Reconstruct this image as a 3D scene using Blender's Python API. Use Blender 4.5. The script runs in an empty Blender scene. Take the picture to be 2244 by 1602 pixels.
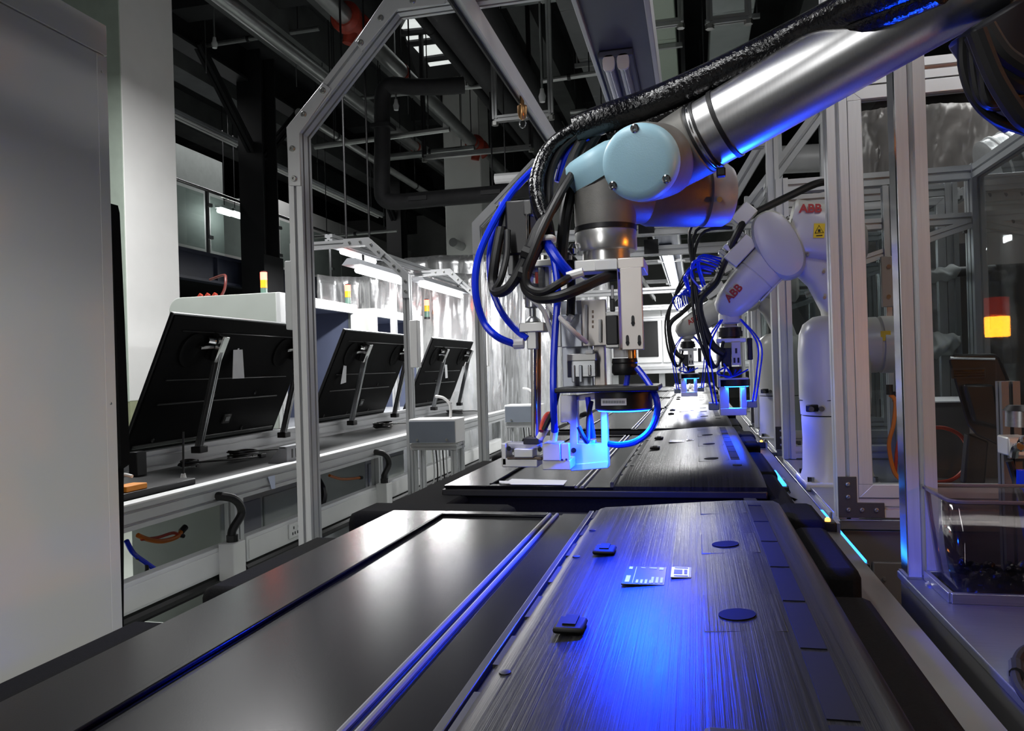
import bpy, math, random
from mathutils import Vector, Matrix
random.seed(11)
scene = bpy.context.scene
COL = scene.collection
V = Vector
# ------------------------------------------------------------------ camera
FPX = 1700.0
EYE = V((0.0, 0.0, 1.15))
cY = V((402, 6, -1700)).normalized()
cZ = V((-0.03, 1, 0)); cZ = (cZ - cZ.dot(cY) * cY).normalized()
cX = cY.cross(cZ)
ROT = Matrix((cX, cY, cZ))            # camera -> world rotation
cam_d = bpy.data.cameras.new('camera')
cam_d.sensor_fit = 'HORIZONTAL'; cam_d.sensor_width = 36.0
cam_d.lens = FPX / 2244 * 36.0
cam_d.clip_start = 0.02; cam_d.clip_end = 200
cam = bpy.data.objects.new('camera', cam_d); COL.objects.link(cam)
cam.matrix_world = Matrix.Translation(EYE) @ ROT.to_4x4()
scene.camera = cam
# ------------------------------------------------------------------ colour management, world
vs = scene.view_settings
vs.view_transform = 'Standard'; vs.look = 'None'; vs.gamma = 1.0
vs.use_curve_mapping = False
vs.exposure = -0.1
wd = bpy.data.worlds.new('hall_ambient'); scene.world = wd; wd.use_nodes = True
wd.node_tree.nodes['Background'].inputs[0].default_value = (0.75, 0.85, 1.0, 1)
wd.node_tree.nodes['Background'].inputs[1].default_value = 0.012
try:
    scene.cycles.sample_clamp_indirect = 4.0
    scene.cycles.caustics_refractive = False
    scene.cycles.max_bounces = 6
    scene.cycles.transparent_max_bounces = 16
except Exception:
    pass

def area(name, loc, energy, size, size_y=None, color=(1, 1, 1), target=None, shape=None, spread=math.pi):
    d = bpy.data.lights.new(name, 'AREA'); d.energy = energy; d.color = color
    d.size = size
    if shape: d.shape = shape
    if size_y:
        d.shape = 'RECTANGLE'; d.size_y = size_y
    d.spread = spread
    o = bpy.data.objects.new(name, d); COL.objects.link(o); o.location = loc
    dirv = (V(target) - V(loc)) if target is not None else V((0, 0, -1))
    o.rotation_euler = dirv.to_track_quat('-Z', 'Y').to_euler()
    return o

# overhead lamps of the lines and hall, plus fill lamps added out of view
area('line_lamp_left_a', (-2.256, 5.38, 1.835), 24, 0.05, 0.8)
area('line_lamp_left_b', (-2.256, 6.85, 1.86), 48, 0.05, 1.1)
area('line_lamp_main_a', (-0.2, 7.6, 2.0), 75, 0.12, 3.0)
area('line_lamp_main_b', (-0.2, 11.6, 2.0), 75, 0.12, 3.6)
area('line_lamp_main_near', (-0.42, 0.5, 2.03), 7.5, 0.1, 1.1, spread=2.25)
area('aisle_fill', (-3.0, 4.1, 3.9), 230, 0.3, 2.4)  # unseen fill added to brighten the white column and the left line
area('front_right_fill', (1.15, 0.45, 3.0), 4, 0.3, 1.0, target=(0.35, 2.0, 1.0), spread=1.4)  # unseen fill added for the fronts of the right posts and the arm
area('back_fill', (-1.1, -2.6, 2.0), 25, 0.2, 1.6, target=(-0.1, 2.0, 1.35))  # low fill added behind the camera to light upright fronts
area('right_fill', (1.7, 4.0, 3.2), 24, 0.3, 2.4)  # fill added above the view to lift the right cells and robots
area('hall_lamp_far', (-4.75, 11.6, 2.92), 110, 0.09, 1.3)
area('gallery_lamp', (-8.0, 13.0, 5.6), 55, 0.5, 6.0)

# ------------------------------------------------------------------ pixel -> point on a known plane of the place
def at(px, py, Y=None, X=None, Z=None, D=None):
    d = ROT @ V((px - 1122, 801 - py, -FPX))
    if Y is not None: t = (Y - EYE.y) / d.y
    elif X is not None: t = (X - EYE.x) / d.x
    elif Z is not None: t = (Z - EYE.z) / d.z
    else: t = D / FPX
    return EYE + d * t

# ------------------------------------------------------------------ materials
MATS = {}
def mat(name, col, rough=0.5, metal=0.0, var=0.06, nscale=9.0, bump=0.0, bscale=120.0, emit=None, estr=0.0, spec=0.5, coat=0.0, stretch=None, rvar=0.0):
    if name in MATS: return MATS[name]
    m = bpy.data.materials.new(name); m.use_nodes = True
    nt = m.node_tree; N = nt.nodes; L = nt.links
    b = N['Principled BSDF']
    b.inputs['Roughness'].default_value = rough; b.inputs['Metallic'].default_value = metal
    b.inputs['Specular IOR Level'].default_value = spec
    if coat: b.inputs['Coat Weight'].default_value = coat; b.inputs['Coat Roughness'].default_value = 0.15
    tc = N.new('ShaderNodeTexCoord')
    src = tc.outputs['Object']
    if stretch:
        mp = N.new('ShaderNodeMapping'); mp.inputs['Scale'].default_value = stretch
        L.new(src, mp.inputs['Vector']); src = mp.outputs['Vector']
    nz = N.new('ShaderNodeTexNoise'); nz.inputs['Scale'].default_value = nscale; nz.inputs['Detail'].default_value = 4
    L.new(src, nz.inputs['Vector'])
    rp = N.new('ShaderNodeValToRGB')
    lo = [max(0, c * (1 - var)) for c in col]; hi = [min(1, c * (1 + var)) for c in col]
    rp.color_ramp.elements[0].position = 0.3; rp.color_ramp.elements[1].position = 0.7
    rp.color_ramp.elements[0].color = (*lo, 1); rp.color_ramp.elements[1].color = (*hi, 1)
    L.new(nz.outputs['Fac'], rp.inputs['Fac']); L.new(rp.outputs['Color'], b.inputs['Base Color'])
    if rvar:
        mr = N.new('ShaderNodeMapRange'); mr.inputs['From Min'].default_value = 0.3; mr.inputs['From Max'].default_value = 0.7
        mr.inputs['To Min'].default_value = max(0.02, rough - rvar); mr.inputs['To Max'].default_value = min(1, rough + rvar)
        L.new(nz.outputs['Fac'], mr.inputs['Value']); L.new(mr.outputs['Result'], b.inputs['Roughness'])
    if bump:
        n2 = N.new('ShaderNodeTexNoise'); n2.inputs['Scale'].default_value = bscale; n2.inputs['Detail'].default_value = 3
        L.new(src, n2.inputs['Vector'])
        bp = N.new('ShaderNodeBump'); bp.inputs['Strength'].default_value = bump; bp.inputs['Distance'].default_value = 0.002
        L.new(n2.outputs['Fac'], bp.inputs['Height']); L.new(bp.outputs['Normal'], b.inputs['Normal'])
    if emit:
        b.inputs['Emission Color'].default_value = (*emit, 1); b.inputs['Emission Strength'].default_value = estr
    MATS[name] = m
    return m

def glass(name, tint, gloss=0.12, rough=0.02, fres=1.45, dirt=0.0, dirtcol=(0.5, 0.5, 0.5)):
    if name in MATS: return MATS[name]
    m = bpy.data.materials.new(name); m.use_nodes = True
    nt = m.node_tree; N = nt.nodes; L = nt.links
    N.remove(N['Principled BSDF'])
    tr = N.new('ShaderNodeBsdfTransparent'); tr.inputs[0].default_value = (*tint, 1)
    gl = N.new('ShaderNodeBsdfGlossy'); gl.inputs['Roughness'].default_value = rough
    fr = N.new('ShaderNodeFresnel'); fr.inputs['IOR'].default_value = fres
    gm = N.new('ShaderNodeNewGeometry'); iv = N.new('ShaderNodeMath'); iv.operation = 'SUBTRACT'; iv.inputs[0].default_value = 1.0
    L.new(gm.outputs['Backfacing'], iv.inputs[1])
    ml = N.new('ShaderNodeMath'); ml.operation = 'MULTIPLY'; L.new(fr.outputs[0], ml.inputs[0]); L.new(iv.outputs[0], ml.inputs[1])
    mx = N.new('ShaderNodeMixShader'); L.new(ml.outputs[0], mx.inputs[0]); L.new(tr.outputs[0], mx.inputs[1]); L.new(gl.outputs[0], mx.inputs[2])
    out = mx.outputs[0]
    if dirt:
        df = N.new('ShaderNodeBsdfDiffuse'); df.inputs[0].default_value = (*dirtcol, 1)
        nz = N.new('ShaderNodeTexNoise'); nz.inputs['Scale'].default_value = 5.0; nz.inputs['Detail'].default_value = 6
        tc = N.new('ShaderNodeTexCoord'); L.new(tc.outputs['Object'], nz.inputs['Vector'])
        mr = N.new('ShaderNodeMapRange'); mr.inputs['From Min'].default_value = 0.35; mr.inputs['From Max'].default_value = 0.8
        mr.inputs['To Min'].default_value = 0.0; mr.inputs['To Max'].default_value = dirt
        L.new(nz.outputs['Fac'], mr.inputs['Value'])
        m2 = N.new('ShaderNodeMixShader'); L.new(mr.outputs[0], m2.inputs[0]); L.new(out, m2.inputs[1]); L.new(df.outputs[0], m2.inputs[2]); out = m2.outputs[0]
    L.new(out, N['Material Output'].inputs[0])
    MATS[name] = m
    return m

ALU = mat('anodised_aluminium', (0.62, 0.63, 0.64), 0.38, 0.55, 0.05, 6, stretch=(40, 40, 1.5))
ALUH = mat('anodised_aluminium_bar', (0.62, 0.63, 0.64), 0.38, 0.55, 0.05, 6)
ALUD = mat('machined_aluminium', (0.60, 0.60, 0.58), 0.42, 0.5, 0.07, 14)
BEIGE = mat('clear_anodised_plate', (0.66, 0.62, 0.58), 0.4, 0.45, 0.05, 14)
CHROME = mat('chromed_steel', (0.75, 0.75, 0.75), 0.16, 1.0, 0.05, 20)
STEEL = mat('brushed_steel', (0.42, 0.43, 0.44), 0.3, 0.9, 0.08, 5, stretch=(3, 60, 60))
BOLT = mat('zinc_bolt', (0.45, 0.45, 0.43), 0.3, 0.9, 0.1, 60)
BLACKP = mat('black_plastic', (0.008, 0.008, 0.009), 0.42, 0, 0.2, 30)
BLACKR = mat('black_rubber', (0.006, 0.006, 0.0065), 0.5, 0, 0.2, 30)
BLACKG = mat('glossy_black_wrap', (0.004, 0.004, 0.005), 0.2, 0, 0.2, 60, bump=0.8, bscale=160)
FOAM = mat('black_foam', (0.005, 0.005, 0.0055), 0.95, 0, 0.25, 300, bump=0.3, bscale=900, spec=0.1)
WHITE = mat('white_powder_coat', (0.78, 0.79, 0.79), 0.45, 0, 0.03, 8)
WHITEP = mat('white_plastic', (0.8, 0.8, 0.79), 0.4, 0, 0.03, 8)
PAPER = mat('paper_white', (0.82, 0.83, 0.85), 0.8, 0, 0.04, 20)
GREYG = mat('grey_green_steel_panel', (0.50, 0.54, 0.50), 0.5, 0, 0.03, 6)
GREY = mat('grey_powder_coat', (0.30, 0.31, 0.33), 0.5, 0, 0.05, 8)
DGREY = mat('dark_grey_steel', (0.085, 0.085, 0.085), 0.45, 0.2, 0.08, 8)
BOXBLUE = mat('blue_grey_metal', (0.22, 0.25, 0.30), 0.5, 0.2, 0.05, 8)
NAVY = mat('navy_painted_steel', (0.022, 0.026, 0.048), 0.5, 0, 0.15, 6)
DARKST = mat('black_painted_steel', (0.010, 0.010, 0.012), 0.55, 0, 0.15, 6)
BLUEH = mat('blue_polyurethane_hose', (0.004, 0.035, 0.85), 0.25, 0, 0.08, 30)
REDM = mat('red_oxide_coupling', (0.28, 0.03, 0.015), 0.5, 0, 0.15, 20)
ORANGE = mat('orange_cable_jacket', (0.85, 0.22, 0.02), 0.4, 0, 0.08, 20)
REDC = mat('red_cable_jacket', (0.55, 0.05, 0.02), 0.4, 0, 0.08, 20)
YELLOW = mat('yellow_sticker', (0.85, 0.60, 0.02), 0.5, 0, 0.05, 20)
COPPER = mat('brass_fitting', (0.60, 0.33, 0.14), 0.3, 0.9, 0.08, 30)
ROBOT = mat('robot_warm_grey_paint', (0.56, 0.56, 0.53), 0.32, 0, 0.025, 6, spec=0.5)
ROBRED = mat('robot_logo_red', (0.42, 0.02, 0.02), 0.5, 0, 0.05, 20)
URGREY = mat('cast_arm_grey', (0.20, 0.195, 0.18), 0.5, 0.25, 0.06, 60, bump=0.15, bscale=700)
URBLUE = mat('pale_blue_joint_cap', (0.40, 0.66, 0.78), 0.4, 0, 0.03, 30, bump=0.1, bscale=600)
URTUBE = mat('satin_aluminium_tube', (0.72, 0.72, 0.72), 0.3, 1.0, 0.04, 5, stretch=(80, 80, 2))
GALV = mat('galvanised_pipe', (0.40, 0.41, 0.41), 0.35, 0.8, 0.12, 5)
DUCT = mat('galvanised_duct', (0.42, 0.46, 0.45), 0.45, 0.5, 0.08, 4)
GREEND = mat('pale_green_duct', (0.46, 0.54, 0.45), 0.6, 0, 0.05, 90)
PIPEB = mat('black_insulated_pipe', (0.018, 0.018, 0.020), 0.7, 0, 0.2, 12)
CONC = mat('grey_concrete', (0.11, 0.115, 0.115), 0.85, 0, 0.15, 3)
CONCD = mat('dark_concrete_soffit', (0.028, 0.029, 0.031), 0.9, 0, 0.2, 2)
WALLW = mat('white_painted_plaster', (0.83, 0.83, 0.81), 0.7, 0, 0.04, 2)
FLOORM = mat('grey_green_epoxy_floor', (0.34, 0.37, 0.34), 0.3, 0, 0.06, 2)
MATM = mat('dark_antistatic_mat', (0.045, 0.047, 0.048), 0.5, 0, 0.1, 20)
INDIGO = mat('booth_interior_indigo', (0.12, 0.14, 0.22), 0.55, 0, 0.05, 6)
SHEETP = mat('grey_plastic_sheet', (0.22, 0.20, 0.19), 0.3, 0.2, 0.2, 5, bump=0.4, bscale=25)
FOIL = mat('silver_foil_film', (0.80, 0.81, 0.82), 0.26, 0.75, 0.08, 6, bump=0.6, bscale=25)
TUBE_ON = mat('lit_tube', (1, 1, 1), 0.4, 0, 0, 4, emit=(1, 1, 1), estr=14)
GLASSM = glass('acrylic_pane', (0.84, 0.86, 0.86), dirt=0.035)
GLASSR = glass('balustrade_glass', (0.70, 0.76, 0.74), dirt=0.05)
SMOKE = glass('smoked_plastic', (0.66, 0.64, 0.63), rough=0.06, dirt=0.10, dirtcol=(0.25, 0.25, 0.25))
CLEARP = glass('clear_film', (0.9, 0.9, 0.92), rough=0.1, dirt=0.25)

# ------------------------------------------------------------------ mesh builder
def basis(d, up=None):
    d = V(d).normalized()
    u = V(up) if up is not None else (V((0, 0, 1)) if abs(d.z) < 0.9 else V((1, 0, 0)))
    u = u - u.dot(d) * d
    if u.length < 1e-6: u = d.orthogonal()
    u.normalize()
    return d, u, d.cross(u)

def slot_poly(a, b):
    """T-slot section a x b centred on the origin."""
    unit = min(a, b)
    sw = 0.21 * unit; dp = 0.28 * unit
    def side(p, q):
        L_ = (q - p).length; k = max(1, round(L_ / unit)); t = (q - p).normalized(); nrm = V((-t.y, t.x))
        out = [p]
        for i in range(k):
            c = p + t * (L_ * (i + 0.5) / k)
            out += [c - t * sw / 2, c - t * sw / 2 + nrm * dp, c + t * sw / 2 + nrm * dp, c + t * sw / 2]
        return out
    c = [V((-a / 2, -b / 2)), V((a / 2, -b / 2)), V((a / 2, b / 2)), V((-a / 2, b / 2))]
    r = []
    for i in range(4): r += side(c[i], c[(i + 1) % 4])
    return r

class MB:
    def __init__(s): s.v = []; s.f = []
    def add(s, vs_, fs):
        o = len(s.v); s.v += [V(p) for p in vs_]; s.f += [[i + o for i in f] for f in fs]; return s
    def box(s, c, size, R=None):
        c = V(c); h = [x / 2 for x in size]; R = R or Matrix.Identity(3)
        ps = [c + R @ V((sx * h[0], sy * h[1], sz * h[2])) for sx in (-1, 1) for sy in (-1, 1) for sz in (-1, 1)]
        return s.add(ps, [[0, 1, 3, 2], [4, 6, 7, 5], [0, 4, 5, 1], [2, 3, 7, 6], [0, 2, 6, 4], [1, 5, 7, 3]])
    def bb(s, x0, x1, y0, y1, z0, z1):
        return s.box(((x0 + x1) / 2, (y0 + y1) / 2, (z0 + z1) / 2), (abs(x1 - x0), abs(y1 - y0), abs(z1 - z0)))
    def pb(s, x0, y0, x1, y1, Y, dy):
        """box whose front face covers a pixel rectangle on the plane at distance Y, dy deep"""
        a = at(x0, y0, Y=Y); b = at(x1, y1, Y=Y)
        return s.bb(min(a.x, b.x), max(a.x, b.x), Y, Y + dy, min(a.z, b.z), max(a.z, b.z))
    def cyl(s, p0, p1, r0, r1=None, n=20, cap=True):
        r1 = r0 if r1 is None else r1
        p0, p1 = V(p0), V(p1); d, u, w = basis(p1 - p0)
        vs_ = []
        for p, r in ((p0, r0), (p1, r1)):
            for i in range(n):
                a = 2 * math.pi * i / n; vs_.append(p + (u * math.cos(a) + w * math.sin(a)) * r)
        fs = [[i, (i + 1) % n, n + (i + 1) % n, n + i] for i in range(n)]
        if cap: fs += [list(range(n))[::-1], list(range(n, 2 * n))]
        return s.add(vs_, fs)
    def lathe(s, p, axis, prof, n=28, cap=True):
        """prof: list of (h, r) along axis from p"""
        p = V(p); d, u, w = basis(axis)
        vs_ = []
        for h, r in prof:
            for i in range(n):
                a = 2 * math.pi * i / n; vs_.append(p + d * h + (u * math.cos(a) + w * math.sin(a)) * max(r, 1e-5))
        fs = []
        for k in range(len(prof) - 1):
            fs += [[k * n + i, k * n + (i + 1) % n, (k + 1) * n + (i + 1) % n, (k + 1) * n + i] for i in range(n)]
        if cap: fs += [list(range(n))[::-1], list(range((len(prof) - 1) * n, len(prof) * n))]
        return s.add(vs_, fs)
    def loft(s, secs, n=28, cap=True):
        """secs: (centre, half axis u, half axis v, exponent)"""
        vs_ = []
        for c, u, w, e in secs:
            c, u, w = V(c), V(u), V(w)
            for i in range(n):
                a = 2 * math.pi * i / n; ca, sa = math.cos(a), math.sin(a)
                x = math.copysign(abs(ca) ** (2 / e), ca); y = math.copysign(abs(sa) ** (2 / e), sa)
                vs_.append(c + u * x + w * y)
        fs = []
        for k in range(len(secs) - 1):
            fs += [[k * n + i, k * n + (i + 1) % n, (k + 1) * n + (i + 1) % n, (k + 1) * n + i] for i in range(n)]
        if cap: fs += [list(range(n))[::-1], list(range((len(secs) - 1) * n, len(secs) * n))]
        return s.add(vs_, fs)
    def tube(s, pts, r, n=8, sub=6, cap=True):
        P = [V(p) for p in pts]
        if sub > 1 and len(P) > 2:
            Q = []
            for i in range(len(P) - 1):
                p0 = P[max(i - 1, 0)]; p1 = P[i]; p2 = P[i + 1]; p3 = P[min(i + 2, len(P) - 1)]
                for k in range(sub):
                    t = k / sub
                    Q.append(0.5 * ((2 * p1) + (p2 - p0) * t + (2 * p0 - 5 * p1 + 4 * p2 - p3) * t * t + (3 * p1 - p0 - 3 * p2 + p3) * t ** 3))
            Q.append(P[-1]); P = Q
        d, u, w = basis(P[1] - P[0])
        vs_ = []
        for i, p in enumerate(P):
            t = (P[min(i + 1, len(P) - 1)] - P[max(i - 1, 0)])
            if t.length < 1e-9: t = d
            t.normalize(); u = (u - u.dot(t) * t)
            if u.length < 1e-6: u = t.orthogonal()
            u.normalize(); w = t.cross(u); d = t
            for k in range(n):
                a = 2 * math.pi * k / n; vs_.append(p + (u * math.cos(a) + w * math.sin(a)) * r)
        m = len(P); fs = []
        for k in range(m - 1):
            fs += [[k * n + i, k * n + (i + 1) % n, (k + 1) * n + (i + 1) % n, (k + 1) * n + i] for i in range(n)]
        if cap: fs += [list(range(n))[::-1], list(range((m - 1) * n, m * n))]
        return s.add(vs_, fs)
    def prism(s, pts, vec):
        n = len(pts); vec = V(vec); vs_ = [V(p) for p in pts] + [V(p) + vec for p in pts]
        return s.add(vs_, [list(range(n))[::-1], list(range(n, 2 * n))] + [[i, (i + 1) % n, n + (i + 1) % n, n + i] for i in range(n)])
    def extr(s, p0, p1, a, b, u):
        """slotted aluminium section a (along u) x b swept from p0 to p1"""
        p0, p1 = V(p0), V(p1); d, u, w = basis(p1 - p0, u); pl = slot_poly(a, b); n = len(pl)
        vs_ = [p + u * q.x + w * q.y for p in (p0, p1) for q in pl]
        return s.add(vs_, [list(range(n))[::-1], list(range(n, 2 * n))] + [[i, (i + 1) % n, n + (i + 1) % n, n + i] for i in range(n)])
    def mitre(s, pts, k, a, b, nrm):
        """k-th slotted segment of a mitred polyline lying in the plane with normal nrm; a in plane, b along nrm"""
        nrm = V(nrm).normalized(); P = [V(p) for p in pts]; pl = slot_poly(a, b); n = len(pl)
        d = (P[k + 1] - P[k]).normalized(); side = nrm.cross(d)
        vs_ = []
        for e in (k, k + 1):
            if 0 < e < len(P) - 1:
                d0 = (P[e] - P[e - 1]).normalized(); d1 = (P[e + 1] - P[e]).normalized()
                bis = nrm.cross((d0 + d1).normalized()); sc = 1 / max(0.2, bis.dot(side))
            else: bis = side; sc = 1
            vs_ += [P[e] + bis * sc * q.x + nrm * q.y for q in pl]
        return s.add(vs_, [list(range(n))[::-1], list(range(n, 2 * n))] + [[i, (i + 1) % n, n + (i + 1) % n, n + i] for i in range(n)])

def wloc(o):
    p = V((0, 0, 0))
    while o is not None:
        p += o.location; o = o.parent
    return p

def build(name, mb, m, parent=None, bevel=0.0, smooth=True, angle=35):
    me = bpy.data.meshes.new(name)
    o = bpy.data.objects.new(name, me); COL.objects.link(o)
    if parent is not None:
        o.parent = parent; off = wloc(parent)
    else:
        xs = [p.x for p in mb.v]; ys = [p.y for p in mb.v]; zs = [p.z for p in mb.v]
        off = V(((min(xs) + max(xs)) / 2, (min(ys) + max(ys)) / 2, min(zs))); o.location = off
    me.from_pydata([tuple(p - off) for p in mb.v], [], mb.f); me.update()
    import bmesh
    bm = bmesh.new(); bm.from_mesh(me); bmesh.ops.recalc_face_normals(bm, faces=bm.faces); bm.to_mesh(me); bm.free()
    if smooth:
        me.polygons.foreach_set('use_smooth', [True] * len(me.polygons))
        me.set_sharp_from_angle(angle=math.radians(angle))
    me.materials.append(m)
    if bevel:
        md = o.modifiers.new('edge', 'BEVEL'); md.width = bevel; md.segments = 2; md.limit_method = 'ANGLE'; md.angle_limit = math.radians(40)
        md.harden_normals = False
    return o

def tag(o, label, cat, group=None, kind=None):
    if label: o['label'] = label
    if cat: o['category'] = cat
    if group: o['group'] = group
    if kind: o['kind'] = kind
    return o
def thing(name, label, cat, loc=(0, 0, 0), group=None):
    o = bpy.data.objects.new(name, None); COL.objects.link(o); o.location = loc; o.empty_display_size = 0.1
    return tag(o, label, cat, group)
def struct(name, mb, m, label=None, cat=None):
    o = build(name, mb, m); o['kind'] = 'structure'
    if label: o['label'] = label
    if cat: o['category'] = cat
    return o
def copy_tree(o, parent=None):
    c = o.copy(); COL.objects.link(c); c.parent = parent
    for ch in list(o.children): copy_tree(ch, c)
    return c
def dup(o, dloc, label, group=None):
    c = copy_tree(o); c.location = o.location + V(dloc); c['label'] = label
    if group: c['group'] = group
    return c
def text(name, body, loc, xdir, ydir, size, m, parent, thick=0.0006, offset=0.0):
    cu = bpy.data.curves.new(name, 'FONT'); cu.body = body; cu.size = size; cu.extrude = thick; cu.offset = offset
    cu.align_x = 'CENTER'; cu.align_y = 'CENTER'
    tmp = bpy.data.objects.new(name, cu)
    me = bpy.data.meshes.new_from_object(tmp)
    bpy.data.objects.remove(tmp)
    x = V(xdir).normalized(); z = x.cross(V(ydir)).normalized(); y = z.cross(x)
    M3 = Matrix((x, y, z)).transposed()
    off = wloc(parent)
    for v in me.vertices: v.co = M3 @ v.co + V(loc) - off
    me.name = name; me.materials.clear(); me.materials.append(m)
    o = bpy.data.objects.new(name, me); COL.objects.link(o); o.parent = parent
    return o
def bolts(parent, pts, nrm, r=0.006, h=0.004, m=None, name='bolt'):
    me = None
    for p in pts:
        mb = MB().lathe(V(p), nrm, [(0, r), (h * 0.7, r), (h, r * 0.75), (h, r * 0.42), (h * 0.45, r * 0.38), (h * 0.45, 0.0)], 12, cap=False)
        build(name, mb, m or BOLT, parent)
# ================================================================== the hall
struct('floor', MB().bb(-14, 6, -3, 26, -0.2, 0), FLOORM)
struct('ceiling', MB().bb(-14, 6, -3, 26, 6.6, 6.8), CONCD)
struct('wall_back', MB().bb(-14, 6, 25.8, 26, 0, 6.6), WALLW)
struct('wall_left', MB().bb(-14.2, -14, -3, 26, 0, 6.6), CONC)
struct('wall_right', MB().bb(6, 6.2, -3, 26, 0, 6.6), CONC)
for i, (x, w) in enumerate([(-9.6, .5), (-7.6, .4), (-5.7, .5), (-4.4, .35), (-3.0, .5), (-2.1, .28), (-1.25, .3), (-0.35, .35), (0.6, .35), (1.7, .4), (3.2, .5)]):
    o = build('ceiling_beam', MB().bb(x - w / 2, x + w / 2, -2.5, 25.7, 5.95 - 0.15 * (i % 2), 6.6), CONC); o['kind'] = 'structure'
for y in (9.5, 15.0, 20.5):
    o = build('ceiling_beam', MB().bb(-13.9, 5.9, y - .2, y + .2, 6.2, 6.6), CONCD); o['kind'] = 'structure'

def column(px0, px1, pxe, Y, top, m, name, label, base=None):
    a = at(px0, 700, Y=Y); b = at(px1, 700, X=at(px0, 700, Y=Y).x) if pxe is None else None
    return a
# big white column behind the left machines: front skin coloured grey-green to stand in for its shade
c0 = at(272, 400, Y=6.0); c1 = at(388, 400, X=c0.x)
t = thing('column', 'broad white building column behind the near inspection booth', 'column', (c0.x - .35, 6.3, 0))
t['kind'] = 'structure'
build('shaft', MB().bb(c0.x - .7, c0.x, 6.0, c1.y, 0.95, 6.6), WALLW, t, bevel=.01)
build('shade_skin', MB().bb(c0.x - .70, c0.x - .004, 5.99, 6.0, .95, 6.6), mat('green_shade_tint', (.50, .58, .50), .6), t)
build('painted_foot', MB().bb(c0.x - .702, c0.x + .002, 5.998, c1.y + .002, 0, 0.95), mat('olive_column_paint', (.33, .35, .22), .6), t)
c0 = at(975, 450, Y=13.0); c1 = at(1056, 450, Y=13.0)
t = thing('column', 'tall white square column rising behind the foil curtain', 'column', ((c0.x + c1.x) / 2, 13.3, 0)); t['kind'] = 'structure'
build('shaft', MB().bb(c0.x, c1.x, 13.0, 13.6, 0, 6.6), WALLW, t, bevel=.02)
c0 = at(1172, 300, Y=17.0); c1 = at(1205, 300, Y=17.0)
t = thing('column', 'thin white column far behind the main portal beam', 'column', ((c0.x + c1.x) / 2, 17.3, 0)); t['kind'] = 'structure'
build('shaft', MB().bb(c0.x, c1.x + .3, 17.0, 17.6, 0, 6.6), WALLW, t, bevel=.02)

# ------------------------------------------------------------------ mezzanine on the left
t = thing('mezzanine', 'navy steel mezzanine deck with dark soffit along the left side', 'mezzanine', (-9.5, 16, 2.55)); t['kind'] = 'structure'
build('deck', MB().bb(-13.9, -7.1, 7.0, 25.6, 2.86, 2.99), DARKST, t)
b = MB().bb(-7.12, -7.0, 7.0, 25.6, 2.95, 3.0).bb(-7.075, -7.045, 7.0, 25.6, 2.6, 2.95).bb(-7.14, -6.98, 7.0, 25.6, 2.56, 2.60)
build('edge_beam', b, NAVY, t)
for k in range(8): build('stiffener', MB().bb(-7.044, -6.99, 8.3 + k * 2.1, 8.33 + k * 2.1, 2.6, 2.95), NAVY, t)
t = thing('glass_balustrade', 'glass balustrade with steel handrail along the mezzanine edge', 'railing', (-7.0, 16, 3.0))
build('handrail', MB().cyl((-7.0, 8.0, 3.93), (-7.0, 24.5, 3.93), .025, n=12), CHROME, t)
y = 8.2; k = 0
while y < 24:
    p = build('post', MB().bb(-7.02, -6.98, y - .02, y + .02, 3.0, 3.91), STEEL, t)
    build('clamp', MB().bb(-6.98, -6.94, y - .05, y + .05, 3.2, 3.25).bb(-6.98, -6.94, y - .05, y + .05, 3.68, 3.73), STEEL, p)
    build('glass_pane', MB().bb(-7.004, -7.0, y + .08, y + 1.92, 3.04, 3.86), GLASSR, t)
    y += 2.0; k += 1
# rooms on the mezzanine
t = thing('partition_room', 'grey-green partition room standing on the mezzanine', 'room', (-10, 13, 3.0)); t['kind'] = 'structure'
for k in range(3):
    build('panel', MB().bb(-11.5, -8.6, 8.2 + k * 1.62, 9.8 + k * 1.62, 3.0, 5.2), mat('mezzanine_partition', (.20, .22, .21), .6), t, bevel=.008)
t = thing('partition_room', 'white partition room further along the mezzanine', 'room', (-9.8, 17, 3.0)); t['kind'] = 'structure'
for k in range(5):
    build('panel', MB().bb(-11.5, -8.8, 15.0 + k * 1.72, 16.7 + k * 1.72, 3.0, 5.0), WALLW, t, bevel=.008)
g = mat('gallery_tube_lit', (1, 1, 1), .4, emit=(1, 1, 1), estr=30)
for k, (yy, zz) in enumerate(((12.95, 3.62), (13.75, 3.6))):
    q = at(492 + k * 23, 465 + k * 6, X=-8.2)
    t = thing('gallery_lamp', ('first' if k == 0 else 'second') + ' short lit tube seen through the balustrade glass', 'lamp', q)
    build('tube', MB().cyl(q - V((0, .17, 0)), q + V((0, .17, 0)), .045, n=12), g, t)
    build('housing', MB().bb(q.x - .07, q.x + .07, q.y - .19, q.y + .19, q.z + .05, q.z + .1), WHITE, t)
    build('drop_rod', MB().cyl(q + V((0, 0, .1)), (q.x, q.y, 6.6), .008, n=6), DARKST, t)
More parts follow.
